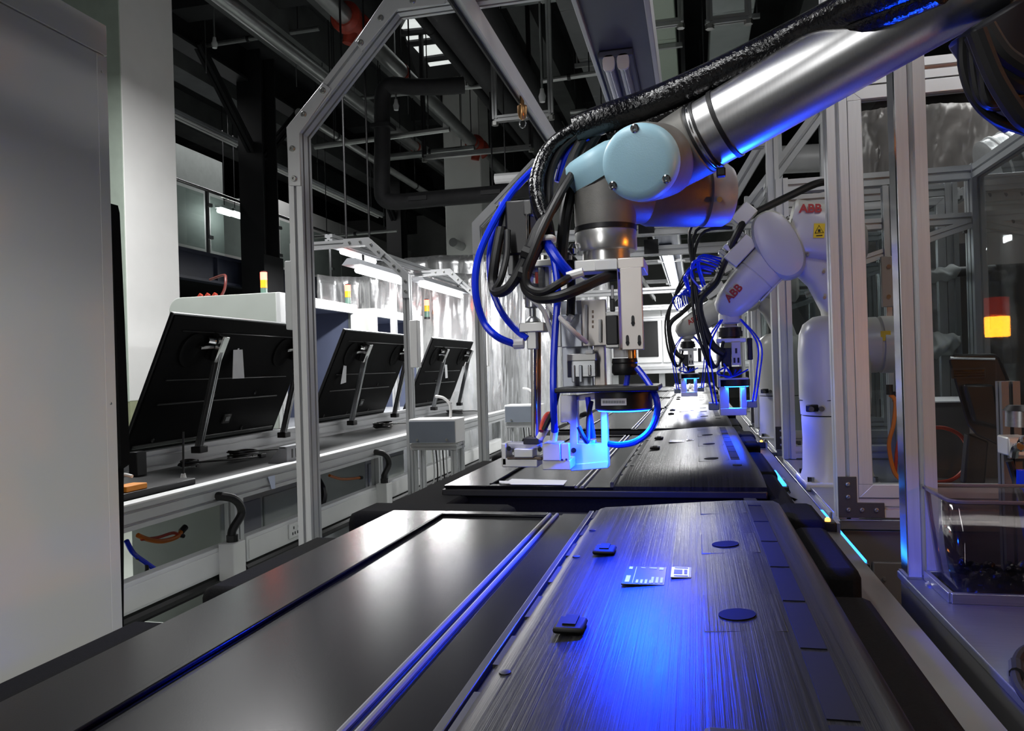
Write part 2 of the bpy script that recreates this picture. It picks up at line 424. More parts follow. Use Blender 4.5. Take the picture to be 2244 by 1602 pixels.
def hcol(px, pyref, X, lab, w=.3):
    p = at(px, pyref, X=X)
    t = thing('steel_column', lab, 'column', (p.x, p.y, 0)); t['kind'] = 'structure'
    build('web', MB().bb(p.x - .012, p.x + .012, p.y - w / 2, p.y + w / 2, 0, 6.3), DARKST, t)
    for s in (-1, 1): build('flange', MB().bb(p.x - w / 2, p.x + w / 2, p.y + s * w / 2 - .015, p.y + s * w / 2 + .015, 0, 6.3), DARKST, t)
    for s in (-1, 1):
        build('knee_brace', MB().extr((p.x, p.y + s * .15, 4.7), (p.x, p.y + s * 1.5, 5.9), .12, .12, (1, 0, 0)), DARKST, t)
    build('joint_plate', MB().bb(p.x + w / 2, p.x + w / 2 + .02, p.y - w * .7, p.y + w * .7, 2.35, 3.05), DARKST, t)
    return t
hcol(567, 400, -6.75, 'black steel column with knee braces at the mezzanine edge beside the glass', .42)
hcol(868, 450, -6.75, 'black steel column further back at the mezzanine edge', .36)
t = thing('roof_girder', 'dark steel girder running along above the mezzanine railing', 'beam', (-6.9, 14, 5.9)); t['kind'] = 'structure'
build('web', MB().bb(-6.92, -6.88, 3.0, 25.0, 5.85, 6.4), DARKST, t)
build('flange', MB().bb(-7.05, -6.75, 3.0, 25.0, 5.82, 5.86), DARKST, t)
# lamps without light under the mezzanine and old tube fittings on the gallery
for k, (px, py, X, L_, lab) in enumerate([(432, 275, -7.6, 2.4, 'unlit tube fitting hanging beside the white column'),
                                          (620, 375, -7.2, 1.8, 'unlit tube fitting just beyond the black steel column'),
                                          (760, 440, -6.2, 3.2, 'long unlit tube fitting seen through the main portal')]):
    p = at(px, py, X=X)
    t = thing('tube_fitting', lab, 'lamp', p)
    build('tray', MB().bb(p.x - .09, p.x + .09, p.y - L_ / 2, p.y + L_ / 2, p.z, p.z + .06), GREY, t, bevel=.01)
    for s in (-1, 1):
        build('tube', MB().cyl(p + V((s * .045, -L_ / 2 + .05, -.02)), p + V((s * .045, L_ / 2 - .05, -.02)), .02, n=8), WHITEP, t)
        build('drop_rod', MB().cyl((p.x, p.y + s * L_ * .35, p.z + .06), (p.x, p.y + s * L_ * .35, 6.62), .006, n=6), DARKST, t)

# ------------------------------------------------------------------ pipes and ducts overhead, all hung from the slab
def longpipe(px, py, z, r, m, name, lab, cat='pipe', y0=2.0, y1=24.0, hang=3.2, clamp=True, couple=None):
    p = at(px, py, Z=z)
    t = thing(name, lab, cat, (p.x, (y0 + y1) / 2, z - r))
    build('run', MB().cyl((p.x, y0, z), (p.x, y1, z), r, n=16), m, t)
    yy = y0 + 1.0; k = 0
    while yy < y1:
        build('hanger_rod', MB().cyl((p.x, yy, z + r), (p.x, yy, 6.6), .008, n=6), DARKST, t)
        if clamp: build('pipe_clamp', MB().cyl((p.x, yy - .02, z), (p.x, yy + .02, z), r * 1.12, n=16), REDM if couple else DARKST, t)
        yy += hang
    return t, p
longpipe(590, 75, 5.0, .085, GALV, 'sprinkler_pipe', 'steel sprinkler pipe nearest the mezzanine with red clamps', couple=1)
t, p = longpipe(900, 178, 5.0, .10, GALV, 'sprinkler_pipe', 'steel sprinkler pipe passing behind the portal beam with red couplings', couple=1)
for (a, b) in ((772, 50), (1046, 325)):
    q = at(a, b, X=p.x)
    c = build('coupling', MB().lathe((p.x, q.y - .22, 5.0), (0, 1, 0), [(0, .12), (.04, .17), (.1, .17), (.12, .13), (.3, .13), (.32, .17), (.40, .17), (.44, .12)]), REDM, t)
    build('valve_body', MB().cyl((p.x, q.y, 5.0), (p.x - .05, q.y, 4.78), .09, .07, n=14), REDM, c)
longpipe(1128, 150, 4.6, .17, PIPEB, 'insulated_pipe', 'thick black insulated pipe above the main beam lamp', hang=2.5, clamp=False, y1=12.5)
longpipe(1085, 190, 4.6, .14, PIPEB, 'insulated_pipe', 'slimmer black insulated pipe beside the bright thin rail', hang=2.5, clamp=False, y1=13.5)
longpipe(1010, 150, 5.3, .06, PIPEB, 'conduit', 'narrow black conduit near the roof light', hang=3)
longpipe(660, 250, 4.3, .05, GALV, 'conduit', 'narrow steel conduit low behind the portal knee', hang=3, y0=8.5)
longpipe(740, 405, 3.3, .075, GALV, 'air_pipe', 'low galvanised pipe running behind the portal post', hang=3, y0=12.5)
# black insulated riser that drops and turns beside the portal
q = at(842, 440, Y=9.0)
t = thing('insulated_riser', 'black insulated pipe loop dropping and turning behind the portal', 'pipe', (q.x, 9.0, q.z))
a = at(838, 190, Y=9.0); b = at(838, 445, Y=9.0); c = at(1080, 425, Y=9.0); d = at(960, 190, Y=9.0)
build('run', MB().tube([d + V((.3, .1, .02)), d, (d + a) / 2, a + V((.12, 0, .0)), a + V((0, 0, -.12)), (a + b) / 2, b + V((0, 0, .2)), b + V((.03, 0, .05)), b + V((.2, 0, 0)), (b + c) / 2, c, c + V((.5, 0, .02))], .10, 14), PIPEB, t)
for q in (a + V((0, 0, -.5)), b + V((.5, 0, 0)), c): build('pipe_clamp', MB().box(q, (.24, .24, .05)), DARKST, t)
build('hanger_rod', MB().cyl(c + V((0, 0, .1)), (c.x, c.y, 6.6), .01, n=6), DARKST, t)
build('hanger_rod', MB().cyl((d + a) / 2, ((d.x + a.x) / 2, a.y, 6.6), .01, n=6), DARKST, t)
# cross pipes
for k, (p0, p1, Y, r, m, lab) in enumerate([
        ((395, 108), (700, 62), 10.0, .035, GALV, 'thin cross pipe between the ceiling beams above the mezzanine'),
        ((690, 322), (985, 283), 9.2, .035, GALV, 'cross pipe level with the portal knee'),
        ((850, 345), (1040, 325), 12.2, .06, GALV, 'cross pipe in front of the white square column'),
        ((790, 215), (1065, 188), 10.8, .03, GALV, 'thin cross pipe above the insulated loop'),
        ((1185, 178), (1310, 160), 9.0, .03, GALV, 'short cross pipe between the dark ducts'),
        ((1250, 245), (1330, 238), 9.6, .03, GALV, 'cross pipe just above the cable bundle'),
        ((1085, 392), (1240, 380), 8.0, .055, WHITE, 'white capped pipe end behind the blue hose'),
        ((690, 520), (870, 505), 11.0, .025, GALV, 'thin cross pipe low behind the left portal')]):
    a = at(*p0, Y=Y); b = at(*p1, Y=Y)
    t = thing('cross_pipe', lab, 'pipe', (a + b) / 2)
    build('run', MB().cyl(a, b, r, n=10), m, t)
    for q in (a * .85 + b * .15, a * .15 + b * .85):
        build('hanger_rod', MB().cyl(q, (q.x, q.y, 6.6), .007, n=6), DARKST, t)
    build('pipe_clamp', MB().lathe((a * .5 + b * .5) - (b - a).normalized() * .02, b - a, [(0, r * 1.3), (.04, r * 1.3)], 12), DARKST, t)
# trapeze hangers
for k, (xl, xr, yt, yb, Y, lab) in enumerate([(1085, 1208, 215, 262, 7.5, 'steel trapeze hanger under the insulated pipes'),
                                              (1394, 1492, 40, 60, 7.0, 'steel trapeze hanger carrying the green duct'),
                                              (1555, 1640, 20, 48, 6.5, 'steel trapeze hanger with two white legs at the top'),
                                              (930, 1165, 90, 345, 9.6, 'large trapeze frame beside the insulated loop'),
                                              (1455, 1500, 232, 240, 9.5, 'small trapeze hanger above the robot arm')]):
    a = at(xl, yb, Y=Y); b = at(xr, yb, Y=Y); b.z = a.z
    t = thing('trapeze_hanger', lab, 'hanger', (a + b) / 2)
    build('rail', MB().extr(a, b, .06, .06, (0, 0, 1)), GALV, t)
    for q in (a, b): build('hanger_rod', MB().extr(q, (q.x, q.y, 6.4), .05, .05, (1, 0, 0)), GALV if k != 3 else DARKST, t)
    for q in (a, b): build('nut', MB().cyl(q - V((0, 0, .06)), q - V((0, 0, .02)), .035, n=6), BOLT, t)
# ducts
def duct(px0, px1, py, z, y0, y1, m, lab, h=.25, seams=1.3, name='air_duct'):
    a = at(px0, py, Z=z); b = at(px1, py, Z=z)
    t = thing(name, lab, 'duct', ((a.x + b.x) / 2, (y0 + y1) / 2, z))
    yy = y0; k = 0
    while yy < y1 - .2:
        build('section', MB().bb(a.x, b.x, yy, min(yy + seams, y1) - .012, z, z + h), m, t, bevel=.01)
        if k % 2 == 0:
            for x in (a.x - .03, b.x + .03): build('drop_rod', MB().cyl((x, yy + .1, z - .04), (x, yy + .1, 6.6), .008, n=6), GALV, t)
            build('support_bar', MB().bb(a.x - .06, b.x + .06, yy + .08, yy + .12, z - .05, z - .005), GALV, t)
        yy += seams; k += 1
duct(1398, 1478, 20, 4.5, 3.0, 24.0, GREEND, 'pale green flat duct running straight above the conveyor')
duct(1555, 1640, 100, 4.7, 3.0, 24.0, DUCT, 'grey flat duct to the right of the pale green one')
duct(1090, 1205, 30, 5.1, 3.5, 8.3, DUCT, 'silvery duct end with curved lip behind the top beam')
duct(1200, 1255, 40, 4.9, 5.0, 7.9, DUCT, 'narrow silvery duct beside the curved duct end')
duct(1290, 1330, 190, 4.8, 4.0, 24.0, mat('dull_duct', (.15, .155, .16), .6, .3), 'dull grey narrow duct left of the linear lamp')
# roof lights (white translucent ceiling panels between dark bars)
RL = mat('roof_light_panel', (.8, .8, .8), .6, emit=(.95, 1, .97), estr=.75)
t = thing('roof_light', 'white ceiling light panels between black bars seen inside the portal', 'ceiling light', at(955, 95, Z=5.6))
for (x0, y0, x1, y1, x2, y2, x3, y3) in ((890, 50, 960, 42, 968, 58, 880, 68), (890, 84, 980, 72, 985, 78, 893, 90), (905, 102, 990, 90, 1008, 112, 925, 124), (938, 140, 1020, 128, 1024, 134, 942, 146)):
    P = [at(a, b, Z=5.6) for a, b in ((x0, y0), (x1, y1), (x2, y2), (x3, y3))]
    build('light_panel', MB().prism(P, (0, 0, .04)), RL, t)
P = [at(a, b, Z=5.66) for a, b in ((868, 30), (1000, 15), (1052, 160), (920, 180))]
build('frame', MB().prism(P, (0, 0, .12)), DARKST, t)
for (p0, p1) in (((880, 72), (985, 62)), ((893, 96), (992, 84)), ((926, 131), (1018, 119))):
    build('bar', MB().cyl(at(*p0, Z=5.57), at(*p1, Z=5.57), .05, n=8), DARKST, t)
# sprinkler drops
for k, (px, py, Y, lab) in enumerate([(868, 228, 9.5, 'sprinkler head hanging left of the insulated loop'), (1188, 207, 8.0, 'small white sensor hanging by the dark pipes'),
                                      (470, 92, 9.0, 'white bracket tip under the mezzanine ceiling')]):
    p = at(px, py, Y=Y)
    t = thing('sprinkler', lab, 'sprinkler', p)
    build('head', MB().lathe(p, (0, 0, 1), [(-.08, .03), (-.02, .04), (.02, .025), (.06, .02)], 12), WHITE, t)
    build('drop_rod', MB().cyl(p + V((0, 0, .05)), (p.x, p.y, 6.5), .012, n=6), GALV, t)
for k, px in enumerate((452, 650, 777, 895, 1012, 1050)):
    p = at(px, 160 + 30 * k, Y=9.8 + .6 * k)
    tag(build('hanger_wire', MB().cyl(p, (p.x, p.y, 6.6), .007, n=6), GALV), ['thin hanger wire against the dark slab near the white column', 'thin hanger wire beside the portal knee', 'thin hanger wire inside the portal corner',
        'thin hanger wire in the middle of the portal opening', 'thin hanger wire under the roof light', 'thin hanger wire nearest the bright thin rail'][k], 'wire')
# far white machine enclosing the end of the line
a = at(1330, 672, Y=13.2); b = at(1705, 672, Y=13.2); z0 = at(1500, 822, Y=13.2).z
t = thing('line_end_machine', 'long white enclosed machine across the far end of the conveyor', 'machine', ((a.x + b.x) / 2, 13.9, 0))
build('body', MB().bb(a.x, b.x + .4, 13.2, 14.6, z0 + .06, a.z), WHITE, t, bevel=.02)
n = 7
for k in range(n):
    x0 = a.x + (b.x + .4 - a.x) * k / n; x1 = a.x + (b.x + .4 - a.x) * (k + 1) / n
    d_ = build('panel', MB().bb(x0 + .01, x1 - .01, 13.17, 13.2, z0 + .22, a.z - .1), WHITE, t, bevel=.006)
    if k in (1, 4):
        build('window', MB().bb(x0 + .06, x1 - .06, 13.155, 13.17, z0 + .32, a.z - .28), BLACKP, d_, bevel=.03)
build('lower_rail', MB().extr((a.x, 13.15, z0 + .1), (b.x + .4, 13.15, z0 + .1), .12, .1, (0, 0, 1)), ALUH, t)
for x in (a.x + .1, (a.x + b.x) / 2 - .5, b.x + .3): build('leg', MB().bb(x - .05, x + .05, 13.3, 13.4, 0, z0 + .08), ALU, t)
# ================================================================== main conveyor with carriers and televisions
PITCH = 1.5
t = thing('conveyor', 'long conveyor with aluminium side rails carrying the black foam carriers', 'conveyor', (-.22, 6.5, 0))
build('side_rail', MB().bb(.205, .248, -.6, 12.9, .775, .83), mat('worn_aluminium', (.16, .16, .16), .4, .5), t, bevel=.002)
build('side_rail', MB().bb(-.70, -.655, -.6, 12.9, .70, .765), ALUH, t, bevel=.002)
build('rail_lip', MB().bb(.196, .205, -.6, 12.9, .80, .834), CHROME, t)
build('edge_channel', MB().bb(.252, .30, -.6, 12.9, .70, .745), DGREY, t)
build('belt', MB().bb(-.64, .19, -.6, 12.9, .735, .75), mat('dark_conveyor_belt', (.018, .018, .019), .6), t)
for y in [-.3 + 1.6 * k for k in range(9)]:
    for x in (-.68, .225): build('leg', MB().extr((x, y, 0), (x, y, .72), .045, .045, (1, 0, 0)), ALU, t)
    build('cross_bar', MB().extr((-.65, y, .3), (.2, y, .3), .04, .04, (0, 0, 1)), ALUH, t)
# torn protective film edge on the rail
t_f = MB()
pts0 = []; pts1 = []
random.seed(4)
for k in range(40):
    y = .35 + k * .045; pts0.append(V((.246, y, .832))); pts1.append(V((.246 - .03 - .022 * random.random(), y + .01, .8335 + .004 * random.random())))
vs_ = pts0 + pts1 + [p + V((0, 0, .0015)) for p in pts0 + pts1]; n = 40
fs = []
for k in range(39):
    fs += [[k, k + 1, n + k + 1, n + k], [2 * n + k, 2 * n + k + 1, 3 * n + k + 1, 3 * n + k], [n + k, n + k + 1, 3 * n + k + 1, 3 * n + k], [k, k + 1, 2 * n + k + 1, 2 * n + k]]
t_f.add(vs_, fs)
tag(build('protective_film', t_f, mat('greyish_film', (.10, .10, .098), .35)), 'torn grey protective film hanging over the conveyor side rail', 'film')
for k, (px, py, lab) in enumerate([(1812, 1148, 'small amber sensor on the conveyor rail beside the nearest carrier gap'), (1668, 972, 'small amber sensor on the conveyor rail further along')]):
    p = at(px, py, Z=.845)
    s = thing('sensor', lab, 'sensor', (p.x, p.y, .83))
    build('body', MB().bb(p.x - .014, p.x + .014, p.y - .02, p.y + .02, .83, .852), BLACKP, s, bevel=.003)
    build('lamp', MB().lathe((p.x, p.y - .01, .852), (0, 0, 1), [(0, .005), (.004, .005), (.007, .002)], 10), mat('sensor_lamp', (1, .4, .05), .4, emit=(1, .35, .05), estr=6), s)
    build('bracket', MB().bb(p.x + .014, p.x + .02, p.y - .02, p.y + .02, .78, .85), STEEL, s)
    build('lead', MB().tube([(p.x + .01, p.y + .02, .84), (p.x + .02, p.y + .08, .85), (p.x + .03, p.y + .14, .80)], .003, 6), BLACKR, s)

# ---- carrier prototype (placed for the television whose far edge is Y=1.36)
def make_carrier():
    r = thing('foam_carrier', '', 'carrier', (-.22, .745, .75), 'foam carriers on the conveyor')
    build('board', MB().bb(-.64, .185, .02, 1.49, .752, .80), BLACKP, r, bevel=.004)
    build('foam_bed', MB().bb(-.53, .12, .16, 1.34, .80, .868), FOAM, r, bevel=.008)
    for (y0, y1) in ((.02, .78), (.90, 1.22)):
        build('foam_pad', MB().bb(-.648, -.50, y0, y1, .80, .872), FOAM, r, bevel=.014)
    build('foam_pad', MB().bb(-.65, -.34, 1.345, 1.47, .80, .888), FOAM, r, bevel=.02)
    build('foam_pad', MB().bb(-.33, .10, 1.375, 1.48, .80, .872), FOAM, r, bevel=.018)
    build('foam_pad', MB().bb(-.64, .19, 1.484, 1.51, .76, .842), FOAM, r, bevel=.01)
    for (y0, y1, x1) in ((.02, .50, .185), (.53, .98, .192), (1.0, 1.26, .188), (1.3, 1.47, .196)):
        build('foam_pad', MB().bb(.137, x1, y0, y1, .80, .895 if y1 > 1.2 else .872), FOAM, r, bevel=.012)
    return r
carrier = make_carrier()

# ---- television prototype, lying face down
CAPM = None
def streak_mat():
    m = bpy.data.materials.new('brushed_black_cover'); m.use_nodes = True
    nt = m.node_tree; N = nt.nodes; L = nt.links; b = N['Principled BSDF']
    tc = N.new('ShaderNodeTexCoord'); mp = N.new('ShaderNodeMapping'); mp.inputs['Scale'].default_value = (230, 1.2, 10)
    L.new(tc.outputs['Object'], mp.inputs['Vector'])
    nz = N.new('ShaderNodeTexNoise'); nz.inputs['Scale'].default_value = 1.0; nz.inputs['Detail'].default_value = 5; nz.inputs['Roughness'].default_value = .7
    L.new(mp.outputs[0], nz.inputs['Vector'])
    rp = N.new('ShaderNodeValToRGB'); rp.color_ramp.elements[0].position = .35; rp.color_ramp.elements[1].position = .72
    rp.color_ramp.elements[0].color = (.003, .003, .0034, 1); rp.color_ramp.elements[1].color = (.015, .015, .016, 1)
    L.new(nz.outputs['Fac'], rp.inputs['Fac']); L.new(rp.outputs['Color'], b.inputs['Base Color'])
    bp = N.new('ShaderNodeBump'); bp.inputs['Strength'].default_value = .5; bp.inputs['Distance'].default_value = .001
    L.new(nz.outputs['Fac'], bp.inputs['Height']); L.new(bp.outputs['Normal'], b.inputs['Normal'])
    mr = N.new('ShaderNodeMapRange'); mr.inputs['To Min'].default_value = .22; mr.inputs['To Max'].default_value = .40
    L.new(nz.outputs['Fac'], mr.inputs['Value']); L.new(mr.outputs[0], b.inputs['Roughness'])
    b.inputs['Specular IOR Level'].default_value = .26
    return m
COVER = streak_mat()
SHEET = mat('satin_black_back_sheet', (.004, .004, .0045), .21, .0, .08, 40, bump=.02, bscale=500, spec=.16)
X0, X1 = -.56, .135; YN, YF = .13, 1.36
def hx(x):
    t_ = (x + .178) / .31
    if t_ < 0: return 0
    rise = min(1, t_ / .06); rise = rise * (2 - rise)
    h = .013 * rise + .017 * min(1, t_ / .75) ** .9
    if t_ > .95: h *= max(0, 1 - ((t_ - .95) / .05) ** 2 * .5)
    return h
def hy(y):
    a = min(1, max(0, (y - YN - .005) / .20)); b = min(1, max(0, (YF - .004 - y) / .02))
    return (1 - (1 - a) ** 2.2) * (.7 + .3 * (1 - (1 - b) ** 2))
def zc(x, y): return .892 + hx(x) * hy(y)
def make_tv():
    r = thing('television', '', 'television', (-.21, .745, .868), 'televisions lying face down on the conveyor')
    build('screen_frame', MB().bb(X0, X1, YN, YF, .868, .884), BLACKP, r, bevel=.003)
    s = build('back_sheet', MB().bb(X0 + .006, -.165, YN + .006, YF - .006, .884, .8875), SHEET, r, bevel=.001)
    # raised rim round the recessed field, then the pair of pressed ribs
    rim = MB().bb(X0 + .004, -.452, YN + .004, YF - .004, .8875, .892).bb(-.452, -.262, YF - .03, YF - .004, .8875, .892).bb(-.452, -.262, YN + .004, YN + .03, .8875, .892).bb(-.236, -.168, YN + .004, YF - .004, .8875, .890)
    build('rim', rim, SHEET, r, bevel=.0022)
    RIB = mat('polished_rib', (.16, .16, .16), .4, .3, .05, 20)
    build('pressed_rib', MB().bb(-.458, -.450, YN + .03, YF - .03, .8895, .8935), SHEET, r, bevel=.0018)
    for x in (-.2585, -.2455):
        build('pressed_rib', MB().cyl((x, YN + .01, .8888), (x, YF - .008, .8888), .0033, n=10), RIB, r)
    # cover
    nx, ny = 34, 40; xs = [-.178 + .312 * (i / nx) for i in range(nx + 1)]
    ys = [YN + .004 + (YF - YN - .008) * (j / ny) ** 1.0 for j in range(ny + 1)]
    vs_ = [V((x, y, zc(x, y))) for y in ys for x in xs]; W_ = nx + 1
    fs = [[j * W_ + i, j * W_ + i + 1, (j + 1) * W_ + i + 1, (j + 1) * W_ + i] for j in range(ny) for i in range(nx)]
    loop = [i for i in range(W_)] + [j * W_ + nx for j in range(1, ny + 1)] + [ny * W_ + i for i in range(nx - 1, -1, -1)] + [j * W_ for j in range(ny - 1, 0, -1)]
    base = len(vs_); vs_ += [V((vs_[i].x, vs_[i].y, .878)) for i in loop]; n_ = len(loop)
    for k in range(n_): fs.append([loop[k], base + k, base + (k + 1) % n_, loop[(k + 1) % n_]])
    fs.append([base + k for k in range(n_)])
    cv = build('back_cover', MB().add(vs_, fs), COVER, r, angle=40)
    # edge strip with vents along the cover
    build('edge_strip', MB().bb(-.186, -.178, YN + .02, YF - .02, .889, .899), mat('edge_trim', (.06, .06, .062), .3, .5), r, bevel=.001)
    for k in range(9):
        y = YN + .12 + k * .125
        build('vent', MB().bb(-.172, -.166, y, y + .07, zc(-.169, y) - .002, zc(-.169, y) + .001), BLACKP, cv)
    # long recessed band in segments
    for k in range(9):
        y = YN + .14 + k * .126
        a, b_ = zc(.083, y), zc(.083, y + .12)
        P = [(.074, y, zc(.074, y) + .0008), (.094, y, zc(.094, y) + .0008), (.094, y + .118, zc(.094, y + .118) + .0008), (.074, y + .118, zc(.074, y + .118) + .0008)]
        build('strap_recess', MB().prism(P, (0, 0, -.004)), mat('strap_recess', (.004, .004, .005), .6, spec=.2), cv)
    # raised pads and flat black discs painting the dark of the screw recesses
    for (yc, hole) in ((1.27, 0), (1.02, 1), (.74, 1), (.40, 1)):
        P = [(x, y, zc(x, y) + .0006) for x, y in ((.0, yc - .055), (.07, yc - .055), (.07, yc + .055), (.0, yc + .055))]
        f = build('access_panel', MB().prism(P, (0, 0, -.003)), COVER, cv, bevel=.002)
        if hole: build('screw_recess', MB().prism([(x, y, zc(x, y) + .0012) for x, y in [(.03 + .0165 * math.cos(a), yc - .01 + .0165 * math.sin(a)) for a in [i * math.pi / 12 for i in range(24)]]], (0, 0, -.003)), mat('recess_shade_black', (.002, .002, .0025), .7, spec=.1), f)
    for (px, py) in ((1325, 1203), (1250, 1368)):
        p = at(px, py, Z=.915); p.z = zc(p.x, p.y)
        q = build('stand_socket', MB().box(p + V((0, 0, .004)), (.028, .036, .006)), mat('socket_black', (.004, .004, .004), .6, spec=.2), r, bevel=.003)
        build('socket_slot', MB().box(p + V((0, .004, .0075)), (.012, .026, .002)), mat('socket_black', (.004, .004, .004), .6, spec=.2), q)
    for y in (1.14, .98, .6, .36): build('cover_screw', MB().lathe((-.155, y, zc(-.155, y) - .001), (0, 0, 1), [(0, .005), (.002, .005), (.0025, .003)], 10), BLACKP, cv)
    # rating label and metallic sticker
    p = at(1413, 1268, Z=.912); p.z = zc(p.x, p.y)
    lb = build('rating_label', MB().box(p + V((0, 0, .0012)), (.046, .074, .0014)), mat('label_black', (.006, .006, .008), .3), r, bevel=.0004)
    PR = mat('label_print', (.55, .60, .75), .5)
    mb = []
    mb.append((-.021, -.02, .006, .03)); mb.append((-.021, .032, .005, .012)); mb.append((-.0135, .0, .0009, .078))
    for k in range(4): mb.append((-.008 + .0058 * k, -.030, .0032, .014 + .002 * (k % 3)))
    for k in range(3): mb.append((.0115 + .006 * k, -.022, .0034, .028 - .002 * k))
    for k in range(2): mb.append((-.004 + .011 * k, .034, .006, .003))
    mb.append((.010, .034, .009, .005)); mb.append((.021, .032, .006, .012))
    for (dx, dy, w, h) in mb:
        build('printed_line', MB().box(p + V((dx * .82, dy * .88, .0021)), (w * .8, h * .86, .0003)), PR, lb, smooth=False)
    p = at(1493, 1262, Z=.914); p.z = zc(p.x, p.y)
    st = build('sticker', MB().box(p + V((0, 0, .001)), (.022, .042, .0012)), mat('silver_sticker', (.55, .55, .58), .3, .6), r, bevel=.0004)
    for (dx, dy, w, h) in ((-.004, .0, .011, .02), (.006, .0, .004, .02), (.0, .020, .018, .002), (.0, -.020, .018, .002), (.0115, 0, .001, .046)):
        build('printed_block', MB().box(p + V((dx * .82, dy * .84, .0018)), (w * .82, h * .84, .0003)), mat('sticker_print', (.03, .03, .06), .4), st, smooth=False)
    return r
tv = make_tv()
order = ['nearest', 'second', 'third', 'fourth', 'fifth', 'sixth']
carrier['label'] = 'nearest black foam carrier holding the large foreground television'
tv['label'] = 'large foreground television face down, its cover glowing blue'
tvl = ['', 'second television from the camera, under the first white robot gripper', 'third television along the conveyor, pale reflection on its cover',
       'fourth television along the conveyor, bright white cover', 'fifth television from the camera near the far white machine', 'sixth and farthest television on the conveyor']
for k in range(1, 6):
    dup(carrier, (0, PITCH * k, 0), f'{order[k]} black foam carrier counted from the camera along the conveyor')
    dup(tv, (0, PITCH * k + .02, 0), tvl[k])
# white paper strip and tag on the second television
lb_ = at(1703, 1046, Z=.845)
t = thing('added_led_bar', 'small blue LED bar added beside the rail for blue light on the near white robot', 'lamp', (lb_.x, lb_.y, .83))  # bar added as a source for the blue light near the rail
build('housing', MB().bb(lb_.x - .012, lb_.x + .012, lb_.y - .14, lb_.y + .14, .83, .842), BLACKP, t, bevel=.002)
build('diffuser', MB().bb(lb_.x - .009, lb_.x + .009, lb_.y - .13, lb_.y + .13, .842, .846), mat('added_blue_led', (.02, .1, 1), .4, emit=(.02, .22, 1), estr=5), t)
build('bracket', MB().bb(lb_.x + .012, lb_.x + .018, lb_.y - .02, lb_.y + .02, .80, .842), STEEL, t)
area('added_bar_glow', (lb_.x, lb_.y, .85), 1.1, .02, .26, color=(.004, .05, 1), target=(.12, 2.55, 1.4), spread=1.7)
t = thing('added_led_bar', 'blue LED bar added in the channel behind the conveyor rail to light the grey arm', 'lamp', (.272, 1.7, .745))  # second added bar, kept out of sight, for blue on the arm's underside
build('housing', MB().bb(.262, .284, 1.45, 1.95, .745, .792), BLACKP, t, bevel=.002)
build('diffuser', MB().bb(.265, .281, 1.46, 1.94, .792, .796), mat('added_blue_led', (.02, .1, 1), .4), t)
area('added_bar_glow', (.272, 1.7, .800), 5.0, .016, .46, color=(.004, .05, 1), target=(.06, 1.2, 1.4), spread=1.2)
P = at(1175, 1056, Z=.8935)
t = thing('paper_slip', 'white paper strip lying on the second television', 'paper', P)
a = [at(x, y, Z=.8935) for x, y in ((1108, 1058), (1122, 1050), (1243, 1053), (1235, 1063), (1120, 1062))]
build('sheet', MB().prism(a, (0, 0, .0008)), PAPER, t)
a = [at(x, y, Z=.8945) for x, y in ((1094, 1054), (1118, 1055), (1118, 1060), (1094, 1058))]
build('tape_end', MB().prism(a, (0, 0, .0006)), PAPER, t)
# dark foot block at the bottom edge of the near television
p = at(1730, 1600, Z=.945)
t = thing('black_block', 'black block at the near end of the foreground television', 'block', (p.x, p.y, .924))
build('block', MB().bb(at(1540, 1598, Z=.945).x, at(1925, 1598, Z=.945).x, p.y - .09, p.y, .924, .945), BLACKP, t, bevel=.004)
build('slot', MB().bb(p.x - .05, p.x + .05, p.y - .06, p.y - .04, .9445, .9465), BLACKG, t)
# small white parts strewn on the fourth television
random.seed(9)
for k in range(16):
    p = at(1480 + random.random() * 75, 848 + random.random() * 14, Z=.94)
    a_ = random.random() * 3.1; R = Matrix.Rotation(a_, 3, 'Z')
    w = .03 + .03 * random.random()
    t = tag(build('plastic_part', MB().box(p + V((0, 0, .012)), (w, .03, .02), R).box(p + V((0, 0, .027)), (w * .5, .018, .012), R), WHITEP, bevel=.003), 'small white plastic part among those strewn on the far conveyor', 'plastic part', 'white parts strewn on the far conveyor')
# ================================================================== portals over the main conveyor
def plate_poly(parent, pts, Y, th=.005, m=None, bpts=(), br=.009):
    P = [at(x, y, Y=Y - th) for x, y in pts]
    o = build('corner_plate', MB().prism(P, (0, th, 0)), m or ALUH, parent, bevel=.0015)
    for (x, y) in bpts:
        c = at(x, y, Y=Y - th)
        build('bolt', MB().lathe(c + V((0, .001, 0)), (0, -1, 0), [(0, br), (.005, br), (.007, br * .8), (.007, br * .45), (.003, br * .4), (.003, 0)], 14, cap=False), BOLT, o)
    return o
t = thing('portal_frame', 'near silver aluminium portal frame with slanted bolted corner over the main conveyor', 'frame', (-1.12, 2.09, 0))
A_, B_ = .042, .065
P = [V((-1.122, 2.0925, 0)), V((-1.122, 2.0925, 1.862)), V((-.806, 2.0925, 2.192)), V((.365, 2.0925, 2.192))]
for k, nm in enumerate(('post', 'slanted_brace', 'top_beam')): build(nm, MB().mitre(P, k, A_, B_, (0, 1, 0)), ALU if k == 0 else ALUH, t)
plate_poly(t, [(633, 407), (627, 279), (708, 180), (725, 194), (656, 292), (659, 407)], 2.06, bpts=((641, 326), (645, 392), (666, 251), (708, 199)))
plate_poly(t, [(778, 91), (846, -10), (975, -30), (975, 8), (871, 21), (792, 113)], 2.06, bpts=((791, 94), (835, 40), (905, 2)))
build('junction_box', MB().pb(622, 572, 642, 722, 2.1, .06), WHITE, t, bevel=.004)
t = thing('portal_frame', 'second aluminium portal frame over the main conveyor, behind the blue hoses', 'frame', (-1.13, 4.06, 0))
